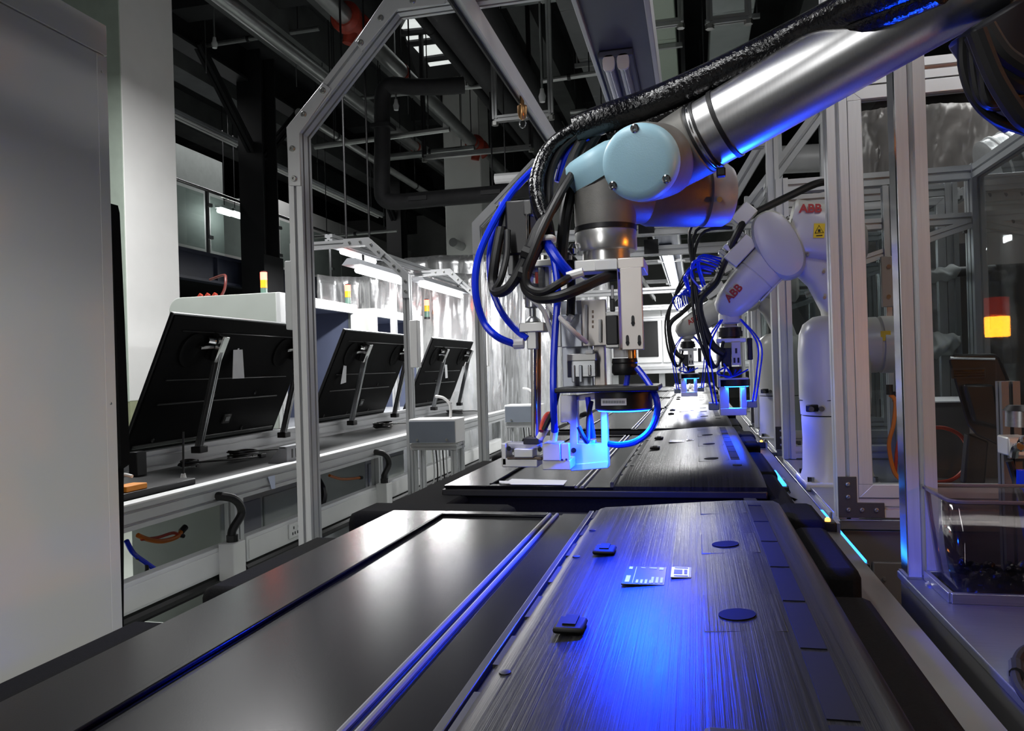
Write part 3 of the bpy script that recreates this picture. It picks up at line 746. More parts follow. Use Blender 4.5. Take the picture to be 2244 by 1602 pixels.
P = [V((-1.13, 4.06, 0)), V((-1.13, 4.06, 1.93)), V((-.80, 4.06, 2.235)), V((.365, 4.06, 2.235))]
for k, nm in enumerate(('post', 'slanted_brace', 'top_beam')): build(nm, MB().mitre(P, k, A_, B_, (0, 1, 0)), ALU if k == 0 else ALUH, t)
for dx, dz, ux in ((-.0, 1.82, 0), (0, 2.0, 1)):
    pass
c = P[1]
build('corner_plate', MB().prism([c + V(q) for q in ((-.021, -.036, -.16), (.021, -.036, -.16), (.021, -.036, -.01), (.125, -.036, .087), (.095, -.036, .116), (-.021, -.036, .01))], (0, .005, 0)), ALUH, t)
for k, Y in enumerate((6.45, 8.4, 10.4)):
    t = thing('portal_frame', ['third', 'fourth', 'fifth'][k] + ' aluminium portal frame along the main conveyor', 'frame', (-1.13, Y, 0))
    P = [V((-1.13, Y, 0)), V((-1.13, Y, 1.93)), V((-.80, Y, 2.235)), V((.6, Y, 2.235)), V((.9, Y, 1.93)), V((.9, Y, 0))]
    for i, nm in enumerate(('post', 'slanted_brace', 'top_beam', 'slanted_brace', 'post')): build(nm, MB().mitre(P, i, A_, B_, (0, 1, 0)), ALU if 'post' in nm else ALUH, t)
    build('cross_rail', MB().extr((-1.1, Y, 1.75), (.88, Y, 1.75), .05, .05, (0, 0, 1)), ALUH, t)
# thin bright rail and the wide lamp channel running along the conveyor under the portals
t = thing('overhead_rail', 'thin bright aluminium rail running away overhead left of the lamp channel', 'rail', (-.583, 5, 2.12))
build('rail', MB().bb(-.603, -.563, 1.2, 12.0, 2.135, 2.165), ALUH, t, bevel=.002)
build('rail_lit_side', MB().bb(-.566, -.560, 1.2, 12.0, 2.10, 2.165), WHITE, t)  # white strip paints the lit side of the rail
build('rail_lip', MB().bb(-.606, -.600, 1.2, 12.0, 2.12, 2.165), DARKST, t)  # black strip paints the dark underside of the rail
q = at(1141, 245, Z=2.08)
fit = build('brass_valve', MB().lathe((-.585, q.y, 2.05), (0, 0, 1), [(0, .006), (.01, .014), (.03, .018), (.05, .018), (.055, .008), (.085, .008)], 12), COPPER, t)
build('ring', MB().tube([V((-.585 + .012 * math.cos(a), q.y, 2.036 + .016 * math.sin(a))) for a in [i * math.pi / 5 for i in range(11)]], .002, 6, 2), CHROME, fit)
t = thing('lamp_channel', 'wide blue-grey lamp channel running along above the conveyor', 'channel', (-.18, 5, 2.06))
CH = mat('blue_grey_channel', (.11, .125, .17), .42, .4, .06, 6)
build('cover_plate', MB().bb(-.262, -.10, .6, 13.0, 2.075, 2.082), CH, t)
build('channel_side', MB().bb(-.275, -.262, .6, 13.0, 2.06, 2.15), ALUH, t, bevel=.002)
build('channel_side', MB().bb(-.10, -.085, .6, 13.0, 2.06, 2.15), ALUH, t, bevel=.002)
for y in (1.75, 3.2, 5.0, 7.0, 9.0): build('bracket', MB().bb(-.30, -.06, y, y + .04, 2.05, 2.075), ALUH, t, bevel=.003)
def linear_lamp(y0, y1, on, lab):
    t = thing('linear_lamp', lab, 'lamp', (-.2, (y0 + y1) / 2, 2.03))
    build('housing', MB().bb(-.252, -.150, y0, y1, 2.05, 2.073), CH, t, bevel=.004)
    for s, x in enumerate((-.222, -.180)):
        build('tube', MB().loft([((x, y0 + .012, 2.036), (.016, 0, 0), (0, 0, .02), 2.6), ((x, y1 - .012, 2.036), (.016, 0, 0), (0, 0, .02), 2.6)], 14), TUBE_ON if on else mat('unlit_lamp_tube', (.30, .32, .40), .25, .3), t)
        build('end_cap', MB().loft([((x, y0, 2.036), (.018, 0, 0), (0, 0, .023), 3), ((x, y0 + .012, 2.036), (.018, 0, 0), (0, 0, .023), 3)], 14), WHITEP, t)
linear_lamp(2.28, 3.9, False, 'unlit twin tube lamp under the channel above the robot arm')
linear_lamp(6.1, 9.1, True, 'glaring white twin tube lamp above the conveyor behind the wrist')
linear_lamp(9.8, 13.0, True, 'farther glaring white twin tube lamp ending over the white machine')
for k, y in enumerate((4.6, 5.1)):
    t = thing('cross_beam', ['nearer', 'farther'][k] + ' slotted aluminium cross beam behind the robot wrist', 'beam', (-.2, y, 2.0))
    build('bar', MB().extr((-1.0, y, 1.93 - .05 * k), (1.3, y, 1.93 - .05 * k), .06, .06, (0, 0, 1)), ALUH, t)
    for x in (-.3, .6): build('bracket', MB().bb(x, x + .09, y - .045, y - .03, 1.91 - .05 * k, 2.0 - .05 * k), DARKST, t)
for k, (x, y0, y1, z, lab) in enumerate([(.75, 4.4, 12, 1.85, 'slotted rail running away over the right hand machines'), (1.35, 4.4, 12, 1.98, 'upper slotted rail far right over the machines'), (.45, 4.7, 12.5, 2.15, 'slotted rail between lamp channel and right machines')]):
    tag(build('slotted_rail', MB().extr((x, y0, z), (x, y1, z), .06, .06, (0, 0, 1)), ALUH), lab, 'rail')

for k, (p0, p1, Y, lab) in enumerate([((1628, 475), (1806, 235), 4.85, 'slanted slotted brace right of the robot wrist'), ((1590, 455), (1700, 270), 5.3, 'slanted slotted brace just behind the wrist housing')]):
    t = thing('diagonal_brace', lab, 'beam', at(*p0, Y=Y))
    a, b = at(*p0, Y=Y), at(*p1, Y=Y)
    build('bar', MB().extr(a, b, .08, .08, (0, 1, 0)), ALUH, t)
    build('end_bracket', MB().box(a, (.12, .1, .12)), DARKST, t, bevel=.004)
    build('support_post', MB().extr((b.x, b.y, b.z), (b.x, b.y, 0), .06, .06, (1, 0, 0)), ALU, t)
a, b = at(1680, 352, Y=6.6), at(1960, 338, Y=6.6)
t = thing('ventilation_pipe', 'pale grey ventilation pipe behind the slanted braces', 'pipe', a)
build('run', MB().cyl(a, b, .11, n=24), mat('pale_duct', (.5, .5, .5), .4, .3), t)
for q in (a.lerp(b, .02), a.lerp(b, .5)): build('collar', MB().cyl(q, q.lerp(b, .03), .122, n=24), WHITE, t)
build('drop_rod', MB().cyl(a.lerp(b, .5), V((a.lerp(b, .5).x, 6.6, 6.6)), .01, n=6), GALV, t)
# ================================================================== left line: bench, tilted televisions, booths
t = thing('test_bench', 'long aluminium test bench of the left line with dark mat top', 'bench', (-2.1, 5.5, 0))
build('front_rail', MB().extr((-1.772, 1.5, .71), (-1.772, 7.2, .71), .08, .045, (0, 0, 1)), ALUH, t)
build('top_edge', MB().bb(-1.80, -1.748, 1.5, 7.2, .75, .757), WHITE, t, bevel=.002)
build('back_rail', MB().extr((-2.335, 1.5, .79), (-2.335, 7.2, .79), .09, .045, (0, 0, 1)), ALUH, t)
build('mat_top', MB().bb(-2.31, -1.80, 1.5, 7.2, .735, .749), MATM, t)
for y in [1.3 + 1.4 * k for k in range(5)]:
    build('leg', MB().extr((-1.772, y, 0), (-1.772, y, .67), .045, .06, (1, 0, 0)), ALU, t)
    build('leg', MB().extr((-2.6, y, 0), (-2.6, y, .72), .045, .045, (1, 0, 0)), ALU, t)
    build('cross_bar', MB().extr((-2.58, y, .69), (-1.80, y, .69), .045, .045, (0, 0, 1)), ALUH, t)
LEGY = [1.3 + 1.4 * k for k in range(5)]
for k in range(4):
    y0, y1 = LEGY[k] + .04, LEGY[k + 1] - .04
    d_ = build('trunking', MB().bb(-1.79, -1.745, y0, y1, .415, .515), WHITE, t, bevel=.003)
    build('trunking_lid', MB().bb(-1.745, -1.741, y0 + .01, y1 - .01, .425, .500), WHITEP, d_)
    build('floor_tray', MB().bb(-1.80, -1.62, y0, y1, .10, .28), STEEL, t, bevel=.004)
    build('cable_run', MB().cyl((-1.765, y0, .385), (-1.765, y1, .385), .022, n=10), BLACKR, t)
for k, y in enumerate((2.60, 4.06)):
    s = thing('cable_conduit_box', ['near', 'far'][k] + ' white box with black flexible conduit at a bench leg', 'box', (-1.72, y, .40))
    build('box', MB().bb(-1.745, -1.68, y - .05, y + .03, .39, .53), WHITEP, s, bevel=.004)
    build('conduit', MB().tube([(-1.71, y - .01, .52), (-1.71, y - .01, .57), (-1.70, y + .04, .63), (-1.71, y + .0, .69), (-1.78, y - .06, .71)], .016, 10), BLACKR, s)
    build('conduit_nut', MB().cyl((-1.71, y - .01, .525), (-1.71, y - .01, .555), .022, n=8), BLACKP, s)
p = at(645, 1160, X=-1.741)
s = thing('power_socket', 'white wall socket on the bench trunking beside the portal post', 'socket', p)
build('plate', MB().bb(-1.741, -1.732, p.y - .055, p.y + .055, .435, .50), WHITEP, s, bevel=.004)
for dy, dz in ((-.02, .012), (.02, .012), (-.03, -.012), (-.01, -.012), (.012, -.012), (.032, -.012)):
    build('pin_hole', MB().bb(-1.7325, -1.7312, p.y + dy - .004, p.y + dy + .004, .467 + dz - .006, .467 + dz + .006), BLACKP, s)
tag(build('paper_label', MB().prism([at(x, y, X=-1.744) for x, y in ((587, 1045), (602, 1041), (603, 1071), (595, 1072))], (.001, 0, 0)), mat('pale_blue_paper', (.55, .62, .8), .8)), 'pale blue paper tag stuck on the bench front rail', 'paper')

def tilted_tv():
    r = thing('tilted_television', '', 'television', (-2.30, 3.47, .79), 'televisions tilted on the test bench')
    b0 = V((-2.416, 2.85, .801)); tp = V((-2.131, 2.85, 1.425)); up = (tp - b0).normalized(); nr = V((0, 1, 0)).cross(up)  # nr towards back
    if nr.x < 0: nr = -nr
    L_ = 1.22; H_ = (tp - b0).length
    def pt(u, v, w=0): return b0 + V((0, u, 0)) + up * v + nr * w
    R = Matrix((V((0, 1, 0)), up, nr)).transposed()
    build('screen_frame', MB().box(pt(L_ / 2, H_ / 2, -.008), (L_, H_, .016), R), BLACKP, r, bevel=.003)
    s = build('back_sheet', MB().box(pt(L_ / 2, H_ / 2, .0025), (L_ - .02, H_ - .02, .005), R), mat('tilted_back_sheet', (.003, .003, .0033), .6, 0, .2, 20, spec=.06), r, bevel=.002)
    build('edge_trim', MB().box(pt(L_ / 2, H_ - .002, -.004), (L_, .005, .012), R), ALUH, r)
    for (u0, u1, v, h) in ((.09, L_ - .1, H_ - .075, .006), (.1, L_ - .1, H_ * .55, .006), (.10, L_ - .12, H_ * .38, .008), (.04, L_ - .04, .06, .02)):
        build('pressed_rib', MB().box(pt((u0 + u1) / 2, v, .007), (u1 - u0, h, .008), R), mat('rib_dark', (.02, .02, .021), .35, .2), s, bevel=.003)
    for u in (.20, L_ - .24):
        build('speaker_dish', MB().lathe(pt(u, H_ * .76, .004), nr, [(0, .085), (.008, .08), (.004, .05), (.012, .03), (.012, 0)], 24, cap=False), mat('tilted_back_sheet', (.003, .003, .0033), .6), s)
    q = build('input_panel', MB().box(pt(.68, H_ * .22, .008), (.06, .05, .01), R), mat('input_panel_dark', (.03, .03, .03), .5), s, bevel=.002)
    build('socket', MB().box(pt(.68, H_ * .22, .014), (.035, .022, .004), R), STEEL, q)
    for (u, v) in ((.5, .42), (.86, .42), (.5, .12), (.86, .12), (.16, .12)): build('screw_boss', MB().lathe(pt(u, H_ * v, .004), nr, [(0, .011), (.006, .009), (.003, .004)], 12), BLACKP, s)
    for u in (.34, 1.10):
        b_ = V((-2.262, 2.85 + u - .02, .80)); e_ = pt(u, H_ * .78, .05)
        st = build('support_strut', MB().extr(b_, e_, .022, .03, (0, 1, 0)), STEEL, r)
        build('clamp', MB().box(pt(u, H_ * .80, .035), (.05, .13, .06), R), CHROME, st, bevel=.004)
        build('clamp_knob', MB().cyl(pt(u - .03, H_ * .80, .03), pt(u - .12, H_ * .79, .03), .008, n=10), CHROME, st)
        build('suction_rod', MB().cyl(pt(u - .03, H_ * .84, .03), pt(u - .07, H_ * .84, .02), .014, n=10), CHROME, st)
        build('foot_bracket', MB().box(b_ + V((.01, 0, .015)), (.05, .06, .03)), BLACKP, st, bevel=.003)
    return r, pt, H_, R
ttv, tpt, tH, tR = tilted_tv()
ttv['label'] = 'near television tilted on the bench with a rectangular white paper tag'
dup(ttv, (0, 1.645, 0), 'middle television tilted on the bench behind the left portal post')
dup(ttv, (0, 3.32, 0), 'far television tilted on the bench beside the foil curtain')
def ptag(pts, X, lab):
    tag(build('paper_tag', MB().prism([at(x, y, X=X) for x, y in pts], (.0015, 0, 0)), PAPER), lab, 'paper')
ptag([(511, 767), (531, 766), (535, 829), (509, 830)], -2.19, 'rectangular white paper tag hanging on the near tilted television')
ptag([(525, 752), (528, 750), (523, 768), (520, 767)], -2.19, 'thin string of the white paper tag on the near television')
ptag([(754, 794), (759, 794), (758, 838), (746, 842)], -2.23, 'narrow white paper tag on the middle tilted television')
ptag([(974, 795), (979, 794), (981, 828), (976, 829)], -2.23, 'narrow white paper tag on the far tilted television')
ptag([(1014, 803), (1019, 801), (1006, 858), (994, 859)], -2.2, 'second slanted paper tag at the edge of the far television')

# cables and jigs on the bench
def coil(name, lab, c, m, n=7, r=.05, rad=.004, cat='cable'):
    random.seed(int(c[0] * 100 + c[1] * 1000) & 255)
    pts = []
    for i in range(n * 6):
        a = i * math.pi / 3; rr = r * (.6 + .5 * random.random())
        pts.append(V((c[0] + rr * math.cos(a), c[1] + 1.6 * rr * math.sin(a), c[2] + .006 + .012 * random.random() + .0006 * i)))
    t = thing(name, lab, cat, c)
    build('loops', MB().tube(pts, rad, 6, 3), m, t)
    build('tail', MB().tube([pts[-1], pts[-1] + V((.06, .1, -.004)), pts[-1] + V((.10, .26, -.012)), (c[0] + .13, c[1] + .36, c[2] + .006)], rad, 6, 4), m, t)
    build('plug', MB().box((c[0] + .13, c[1] + .38, c[2] + .01), (.02, .05, .018)), BLACKP, t, bevel=.003)
coil('cable_coil', 'tangled black cable coil beside the slotted junction bracket', (-2.14, 3.35, .75), BLACKR, 8, .06)
coil('cable_coil', 'black cable loop hanging at the foot of the near strut', (-2.2, 3.02, .75), BLACKR, 5, .035)
coil('cable_coil', 'black cable coil below the middle television', (-2.15, 5.1, .75), BLACKR, 8, .06)
coil('cable_coil', 'black cable bundle below the far television', (-2.1, 6.6, .75), BLACKR, 8, .07)
p = at(625, 998, Z=.78)
t = thing('junction_bracket', 'grey slotted sheet metal bracket on the bench by the portal post', 'bracket', (p.x, p.y, .75))
a = MB().prism([(p.x - .06, p.y - .05, .75), (p.x + .03, p.y - .05, .75), (p.x + .03, p.y - .05, .82), (p.x + .0, p.y - .05, .82)], (0, .012, 0))
build('side_plate', a, GREY, t)
f = build('front_plate', MB().bb(p.x + .03, p.x + .038, p.y - .05, p.y + .14, .75, .825), GREY, t, bevel=.002)
for k in range(4): build('slot', MB().bb(p.x + .0375, p.x + .0392, p.y - .01 + .035 * k, p.y + .002 + .035 * k, .77, .81), BLACKP, f)
build('top_plate', MB().bb(p.x, p.x + .03, p.y - .05, p.y + .14, .817, .825), GREY, t)
# jig with orange tape and dark fixtures at the near end
p = at(350, 1085, Z=.76)
t = thing('test_jig', 'black test jig with orange clamp blocks at the near bench end', 'jig', (p.x, p.y, .75))
build('plate', MB().bb(-2.2, -1.83, 2.1, 2.55, .75, .775), BLACKP, t, bevel=.004)
build('stop_block', MB().bb(-2.28, -2.24, 2.74, 2.80, .75, .85), BLACKP, t, bevel=.003)
build('clamp_block', MB().bb(-1.90, -1.84, 2.2, 2.30, .775, .795), mat('orange_clamp', (.8, .28, .02), .5), t, bevel=.003)
build('clamp_block', MB().bb(-2.06, -2.0, 2.12, 2.24, .775, .788), REDC, t, bevel=.003)
build('white_clip', MB().tube([(-1.98, 2.28, .776), (-1.97, 2.29, .80), (-1.94, 2.30, .82), (-1.90, 2.30, .815)], .006, 8), WHITEP, t)
p = at(402, 1052, Z=.755)
t = thing('suction_stand', 'small white plug stand on a thin pole beside the cable loop', 'stand', (p.x, p.y, .75))
build('base', MB().lathe((p.x, p.y, .75), (0, 0, 1), [(0, .035), (.008, .03), (.012, .012), (.03, .008)], 16), WHITEP, t)
build('pole', MB().cyl((p.x, p.y, .77), (p.x - .01, p.y + .02, .94), .004, n=8), BLACKP, t)
# equipment below the bench
for k, (y0, y1, lab) in enumerate([(2.95, 3.75, 'grey power cabinet standing on the floor under the bench'), (4.45, 5.1, 'second grey cabinet on the floor under the bench')]):
    t = thing('power_cabinet', lab, 'cabinet', (-2.2, (y0 + y1) / 2, 0))
    build('body', MB().bb(-2.45, -2.0, y0, y1, .08, .62), GREYG if k == 0 else GREY, t, bevel=.006)
    build('door', MB().bb(-2.0, -1.99, y0 + .03, y0 + .3, .13, .58), GREY, t, bevel=.004)
    build('door', MB().bb(-2.0, -1.99, y0 + .33, y1 - .03, .13, .58), GREYG, t, bevel=.004)
    for yy in (y0 + .05, y1 - .05): build('caster', MB().cyl((-2.05, yy, .04), (-2.02, yy, .04), .04, n=14), BLACKR, t)
    build('hose', MB().tube([(-1.98, y1 - .12, .32), (-1.92, y1 - .1, .42), (-1.9, y1 - .05, .52), (-1.95, y1 - .02, .60)], .018, 8), BLACKR, t)
for k, (pts, m, lab, r) in enumerate([
        ([(302, 1173), (325, 1182), (355, 1186), (385, 1178), (397, 1165)], ORANGE, 'yellow-orange cable drooping under the near bench end', .009),
        ([(310, 1182), (345, 1178), (378, 1168), (392, 1172)], REDC, 'red cable beside the drooping yellow one under the bench', .006),
        ([(277, 1185), (292, 1212), (318, 1232), (346, 1252)], BLUEH, 'blue hose running down under the near bench end', .009),
        ([(300, 1222), (318, 1232), (322, 1245), (320, 1262)], BLACKR, 'short black cable branching from the blue floor hose', .007),
        ([(722, 1042), (752, 1050), (788, 1047)], ORANGE, 'orange cable under the bench behind the portal post', .008)]):
    q = [at(x, y, X=-2.0) for x, y in pts]
    t = thing('loose_cable', lab, 'cable', q[0])
    build('cable', MB().tube(q, r, 8), m, t)
    build('end_sleeve', MB().cyl(q[-1], q[-1] + (q[-1] - q[-2]).normalized() * .03, r * 1.4, n=10), BLACKP, t)
# booths
def booth():
    r = thing('inspection_booth', '', 'booth', (-3.0, 5.2, 0), 'inspection booths along the left line')
    x0, x1, y0, y1, z0, z1 = -3.45, -2.65, 4.57, 5.76, .80, 1.69
    # side panels with rounded rear top corner
    prof = [(x1, z0)] + [(x1, z1)] + [(x0 + .09 - .09 * math.sin(a), z1 - .09 + .09 * math.cos(a)) for a in [i * math.pi / 16 for i in range(9)]] + [(x0, z0)]
    for y in (y0, y1 - .02): build('side_panel', MB().prism([(x, y, z) for x, z in prof], (0, .02, 0)), GREYG, r, bevel=.003)
    build('roof', MB().bb(x0 + .09, x1, y0 + .02, y1 - .02, z1 - .02, z1), WHITE, r)
    build('back_panel', MB().bb(x0, x0 + .02, y0 + .02, y1 - .02, z0, z1 - .09), INDIGO, r)
    build('inner_ceiling', MB().bb(x0 + .02, x1 - .05, y0 + .03, y1 - .03, z1 - .06, z1 - .03), INDIGO, r)
    for (a, b) in ((y0 + .021, y0 + .028), (y1 - .028, y1 - .021)): build('lining', MB().bb(x0 + .02, x1 - .04, a, b, z0, z1 - .04), INDIGO, r)
    for (a, b) in ((y0, y0 + .07), (y1 - .07, y1)): build('frame_stile', MB().bb(x1, x1 + .03, a, b, z0, z1), WHITE, r, bevel=.003)
    build('frame_head', MB().bb(x1, x1 + .03, y0 + .07, y1 - .07, z1 - .07, z1), WHITE, r, bevel=.003)
    build('lower_cabinet', MB().bb(x0, x1, y0, y1, .05, z0), GREY, r, bevel=.005)
    for y in (y0 + .1, y1 - .1): build('foot', MB().cyl((x1 - .1, y, 0), (x1 - .1, y, .06), .03, n=12), BLACKR, r)
    c = MB()
    build('camera_boom', MB().extr((x0 + .1, (y0 + y1) / 2, 1.45), (x1 - .2, (y0 + y1) / 2, 1.45), .04, .04, (0, 0, 1)), ALUH, r)
    return r
bo = booth(); bo['label'] = 'near grey-green inspection booth with white frame behind the first tilted television'
dup(bo, (0, 1.52, 0), 'second inspection booth with reddish glow behind the middle tilted television')
SL_R = mat('red_lens_lit', (1, .05, .03), .3, emit=(1, .10, .07), estr=9)
SL_A = mat('amber_lens', (.9, .35, .02), .3, emit=(1, .38, .02), estr=.8)
SL_G = mat('green_lens_off', (.10, .2, .16), .3)
def stack(p, lab, r=.024, h=.055):
    t = thing('signal_tower', lab, 'signal lamp', p)
    build('base', MB().cyl(p, p + V((0, 0, .02)), r * 1.2, n=16), BLACKP, t)
    build('green_lens', MB().cyl(p + V((0, 0, .02)), p + V((0, 0, .02 + h)), r, n=16), SL_G, t)
    build('amber_lens', MB().cyl(p + V((0, 0, .022 + h)), p + V((0, 0, .02 + 2 * h)), r, n=16), SL_A, t)
    build('red_lens', MB().cyl(p + V((0, 0, .022 + 2 * h)), p + V((0, 0, .02 + 3 * h)), r, n=16), SL_R, t)
    build('cap', MB().cyl(p + V((0, 0, .022 + 3 * h)), p + V((0, 0, .03 + 3 * h)), r * .8, n=16), BLACKP, t)
    d = bpy.data.lights.new('signal_glow', 'POINT'); d.energy = .5; d.color = (1, .12, .08); d.shadow_soft_size = .03
    o = bpy.data.objects.new('signal_glow', d); COL.objects.link(o); o.location = p + V((r * 1.8, -r * 1.8, .02 + 2.5 * h))
q = at(579, 648, X=-2.95); stack(V((q.x, q.y, 1.69)), 'signal tower with glowing red top on the near booth', .024, .056)
q = at(763, 668, X=-2.72); stack(V((q.x, q.y, 1.69)), 'signal tower with lit red and amber top on the first booth corner', .024, .05)
q = at(934, 628, X=-2.72); stack(V((q.x, q.y, 1.69)), 'small signal tower beneath the far portal on the left line', .026, .06)
q = at(460, 650, Y=5.0)
t = thing('hose_manifold', 'red and white hose fittings on the near booth roof', 'fittings', (q.x, 5.0, 1.69))
build('manifold', MB().bb(q.x - .14, q.x + .12, 4.97, 5.03, 1.69, 1.72), WHITEP, t, bevel=.004)
for k in range(3): build('fitting', MB().cyl((q.x - .1 + .06 * k, 5.0, 1.72), (q.x - .07 + .06 * k, 5.0, 1.755), .016, n=10), REDM, t)
build('hose', MB().tube([(q.x + .08, 5.0, 1.72), (q.x + .12, 5.0, 1.78), (q.x + .12, 5.02, 1.86), (q.x + .05, 5.1, 1.9), (q.x - .2, 5.3, 1.9)], .010, 8), mat('dark_red_hose', (.10, .012, .008), .5), t)
# portals over the left line
def lportal(Y, lab, first=True):
    t = thing('portal_frame', lab, 'frame', (-1.66, Y, 0), 'portals over the left line')
    xr, xl = -1.66, -2.388
    P = [V((xr, Y, 0)), V((xr, Y, 1.715)), V((-1.90, Y, 1.935)), V((xl, Y, 1.935)), V((xl, Y, 0.0))]
    for i, nm in enumerate(('post', 'slanted_brace', 'top_beam', 'post')): build(nm, MB().mitre(P, i, .042, .05, (0, 1, 0)), ALU if nm == 'post' else ALUH, t)
    y = Y - .03
    c = P[1]
    for (c, sg) in ((P[1], 1), (P[2], 2)):
        if sg == 1: poly = [(.021, -.13), (.021, .012), (-.075, .10), (-.105, .068), (-.021, -.010), (-.021, -.13)]
        else: poly = [(.115, -.078), (.015, .025), (-.15, .025), (-.15, -.021), (-.010, -.021), (.085, -.108)]
        pl = build('corner_plate', MB().prism([(c.x + a, y, c.z + b) for a, b in poly], (0, .005, 0)), ALUH, t)
        for a, b in (((0, -.09), (0, -.03), (-.04, .038), (-.07, .065)) if sg == 1 else ((.075, -.065), (.03, -.02), (-.04, .002), (-.11, .002))):
            build('bolt', MB().lathe((c.x + a, y, c.z + b), (0, -1, 0), [(0, .009), (.004, .008), (.005, .004)], 10), BOLT, pl)
    if first:
        build('switch_box', MB().bb(xr + .022, xr + .07, Y - .04, Y + .02, 1.17, 1.45), WHITEP, t, bevel=.004)
    return t
lportal(4.36, 'nearer portal frame over the left line with white switch box on its post')
lportal(5.95, 'farther portal frame over the left line before the foil curtain')
for k, (y0, y1, z, lab) in enumerate([(4.98, 5.78, 1.86, 'lit tube lamp on the left line nearest the signal tower'), (6.27, 7.42, 1.885, 'lit tube lamp on the left line before the foil curtain'), (6.2, 6.9, 2.2, 'small lit tube lamp above the left portal top beam')]):
    x = -2.256 if k < 2 else -2.95
    t = thing('tube_lamp', lab, 'lamp', (x, (y0 + y1) / 2, z))
    build('tube', MB().cyl((x, y0, z), (x, y1, z), .022, n=12), TUBE_ON, t)
    build('reflector', MB().prism([(x - .07, y0 - .1, z + .025), (x - .03, y0 - .1, z + .07), (x + .03, y0 - .1, z + .07), (x + .07, y0 - .1, z + .025)], (0, y1 - y0 + .2, 0)), GREY, t)
    for yy in (y0 + .1, y1 - .1): build('hanger', MB().cyl((x, yy, z + .07), (x, yy, z + .16 if k < 2 else 6.6), .01, n=8), BLACKP, t)
tag(build('lamp_bar', MB().extr((-2.18, 4.4, 1.985), (-2.18, 7.35, 1.985), .05, .05, (0, 0, 1)), ALUH), 'grey bar carrying the left line tube lamps', 'beam')
# grey instrument boxes on stands in the aisle
def instrument():
    r = thing('instrument_stand', '', 'stand', (-1.46, 4.25, 0), 'instrument boxes on stands in the aisle')
    a = at(897, 972, Y=4.0); b = at(998, 918, Y=4.0)
    x0, x1, z0, z1 = a.x, b.x, a.z, b.z
    bx = build('instrument_box', MB().bb(x0, x1, 4.0, 4.17, z0, z1), WHITEP, r, bevel=.004)
    build('front_panel', MB().bb(x0 + .004, x1 - .004, 3.992, 4.0, z0 + .004, z1 - .012), BOXBLUE, bx)
    for x in (x0 + .05, x1 - .05): build('knob', MB().cyl((x, 3.992, z0 + .02), (x, 3.985, z0 + .02), .007, n=10), BOLT, bx)
    for x in (x0 + .02, x1 - .02):
        for y in (4.02, 4.15): build('leg', MB().extr((x, y, 0), (x, y, z0 - .04), .03, .03, (1, 0, 0)), ALU, r)
    for y in (4.02, 4.15): build('top_rail', MB().extr((x0, y, z0 - .02), (x1, y, z0 - .02), .035, .03, (0, 0, 1)), ALUH, r)
    for x in (x0 + .02, x1 - .02): build('top_rail', MB().extr((x, 4.03, z0 - .02), (x, 4.14, z0 - .02), .035, .03, (0, 0, 1)), ALUH, r)
    build('shelf', MB().bb(x0 + .03, x1 - .03, 4.03, 4.14, .3, .315), GREY, r)
    for k in range(5):
        xx = x0 + .10 + .02 * k
        build('cable', MB().tube([(xx, 4.09, z0 - .03), (xx + .01, 4.08, z0 - .2), (xx - .03 + .02 * k, 4.06, z0 - .34), (xx + .02, 4.09, .33)], .004, 6), BLACKR if k % 2 else WHITEP, r)
    build('lead', MB().tube([(x1 - .06, 4.1, z1), (x1 - .06, 4.1, z1 + .07), (x1 - .10, 4.11, z1 + .11), (x1 - .15, 4.12, z1 + .12)], .008, 8), WHITEP, r)
    return r
ins = instrument(); ins['label'] = 'nearer grey instrument box on an aluminium stand in the aisle'
dup(ins, (.14, 1.62, -.01), 'farther grey instrument box on a stand before the foil curtain')
t = thing('power_pack', 'black power pack with glowing parts beside the nearer instrument stand', 'power supply', (-1.1, 4.6, 0))
build('case', MB().bb(-1.27, -1.13, 4.35, 4.75, .25, .52), BLACKP, t, bevel=.004)
build('handle', MB().tube([(-1.2, 4.45, .52), (-1.2, 4.45, .56), (-1.2, 4.6, .56), (-1.2, 4.6, .52)], .006, 8, 3), BLACKR, t)
build('foot_stand', MB().bb(-1.26, -1.14, 4.37, 4.73, 0, .25), DGREY, t)
for k in range(3): build('terminal', MB().cyl((-1.25 + .02 * k, 4.35, .34 + .035 * k), (-1.25 + .02 * k, 4.335, .34 + .035 * k), .011, n=10), COPPER, t)
# foil curtain
def foil(name, lab, p0, p1, z0, z1, amp, seed, n=90, mz=24, m=None):
    random.seed(seed); p0, p1 = V(p0), V(p1); d = p1 - p0; nr = V((d.y, -d.x, 0)).normalized()
    ph = [(random.uniform(5, 60), random.uniform(0, 6.3), random.uniform(.2, 1), random.uniform(-3, 3)) for _ in range(9)]
    vs_ = []
    for j in range(mz + 1):
        for i in range(n + 1):
            u = i / n; w = j / mz
            o = sum(a * math.sin(f * u + p + s * w) / (1 + f * .06) for f, p, a, s in ph) * amp + random.uniform(-.012, .012)
            q = p0 + d * u + nr * o; vs_.append(V((q.x, q.y, z0 + (z1 - z0) * w + .02 * math.sin(9 * u + seed))))
    W_ = n + 1
    fs = [[j * W_ + i, j * W_ + i + 1, (j + 1) * W_ + i + 1, (j + 1) * W_ + i] for j in range(mz) for i in range(n)]
    m_ = MB().add(vs_, fs); o = build(name, m_, m or FOIL, angle=60)
    md = o.modifiers.new('film', 'SOLIDIFY'); md.thickness = .002
    return tag(o, lab, 'curtain')
foil('foil_curtain', 'crumpled silver foil curtain closing the left line beyond the far television', (-3.9, 7.6, 0), (-2.0, 8.1, 0), .02, 2.2, .06, 3)
foil('foil_curtain', 'hanging silver foil strips beside the second portal post', (-1.95, 7.3, 0), (-1.15, 7.6, 0), .02, 2.25, .09, 8, 70)
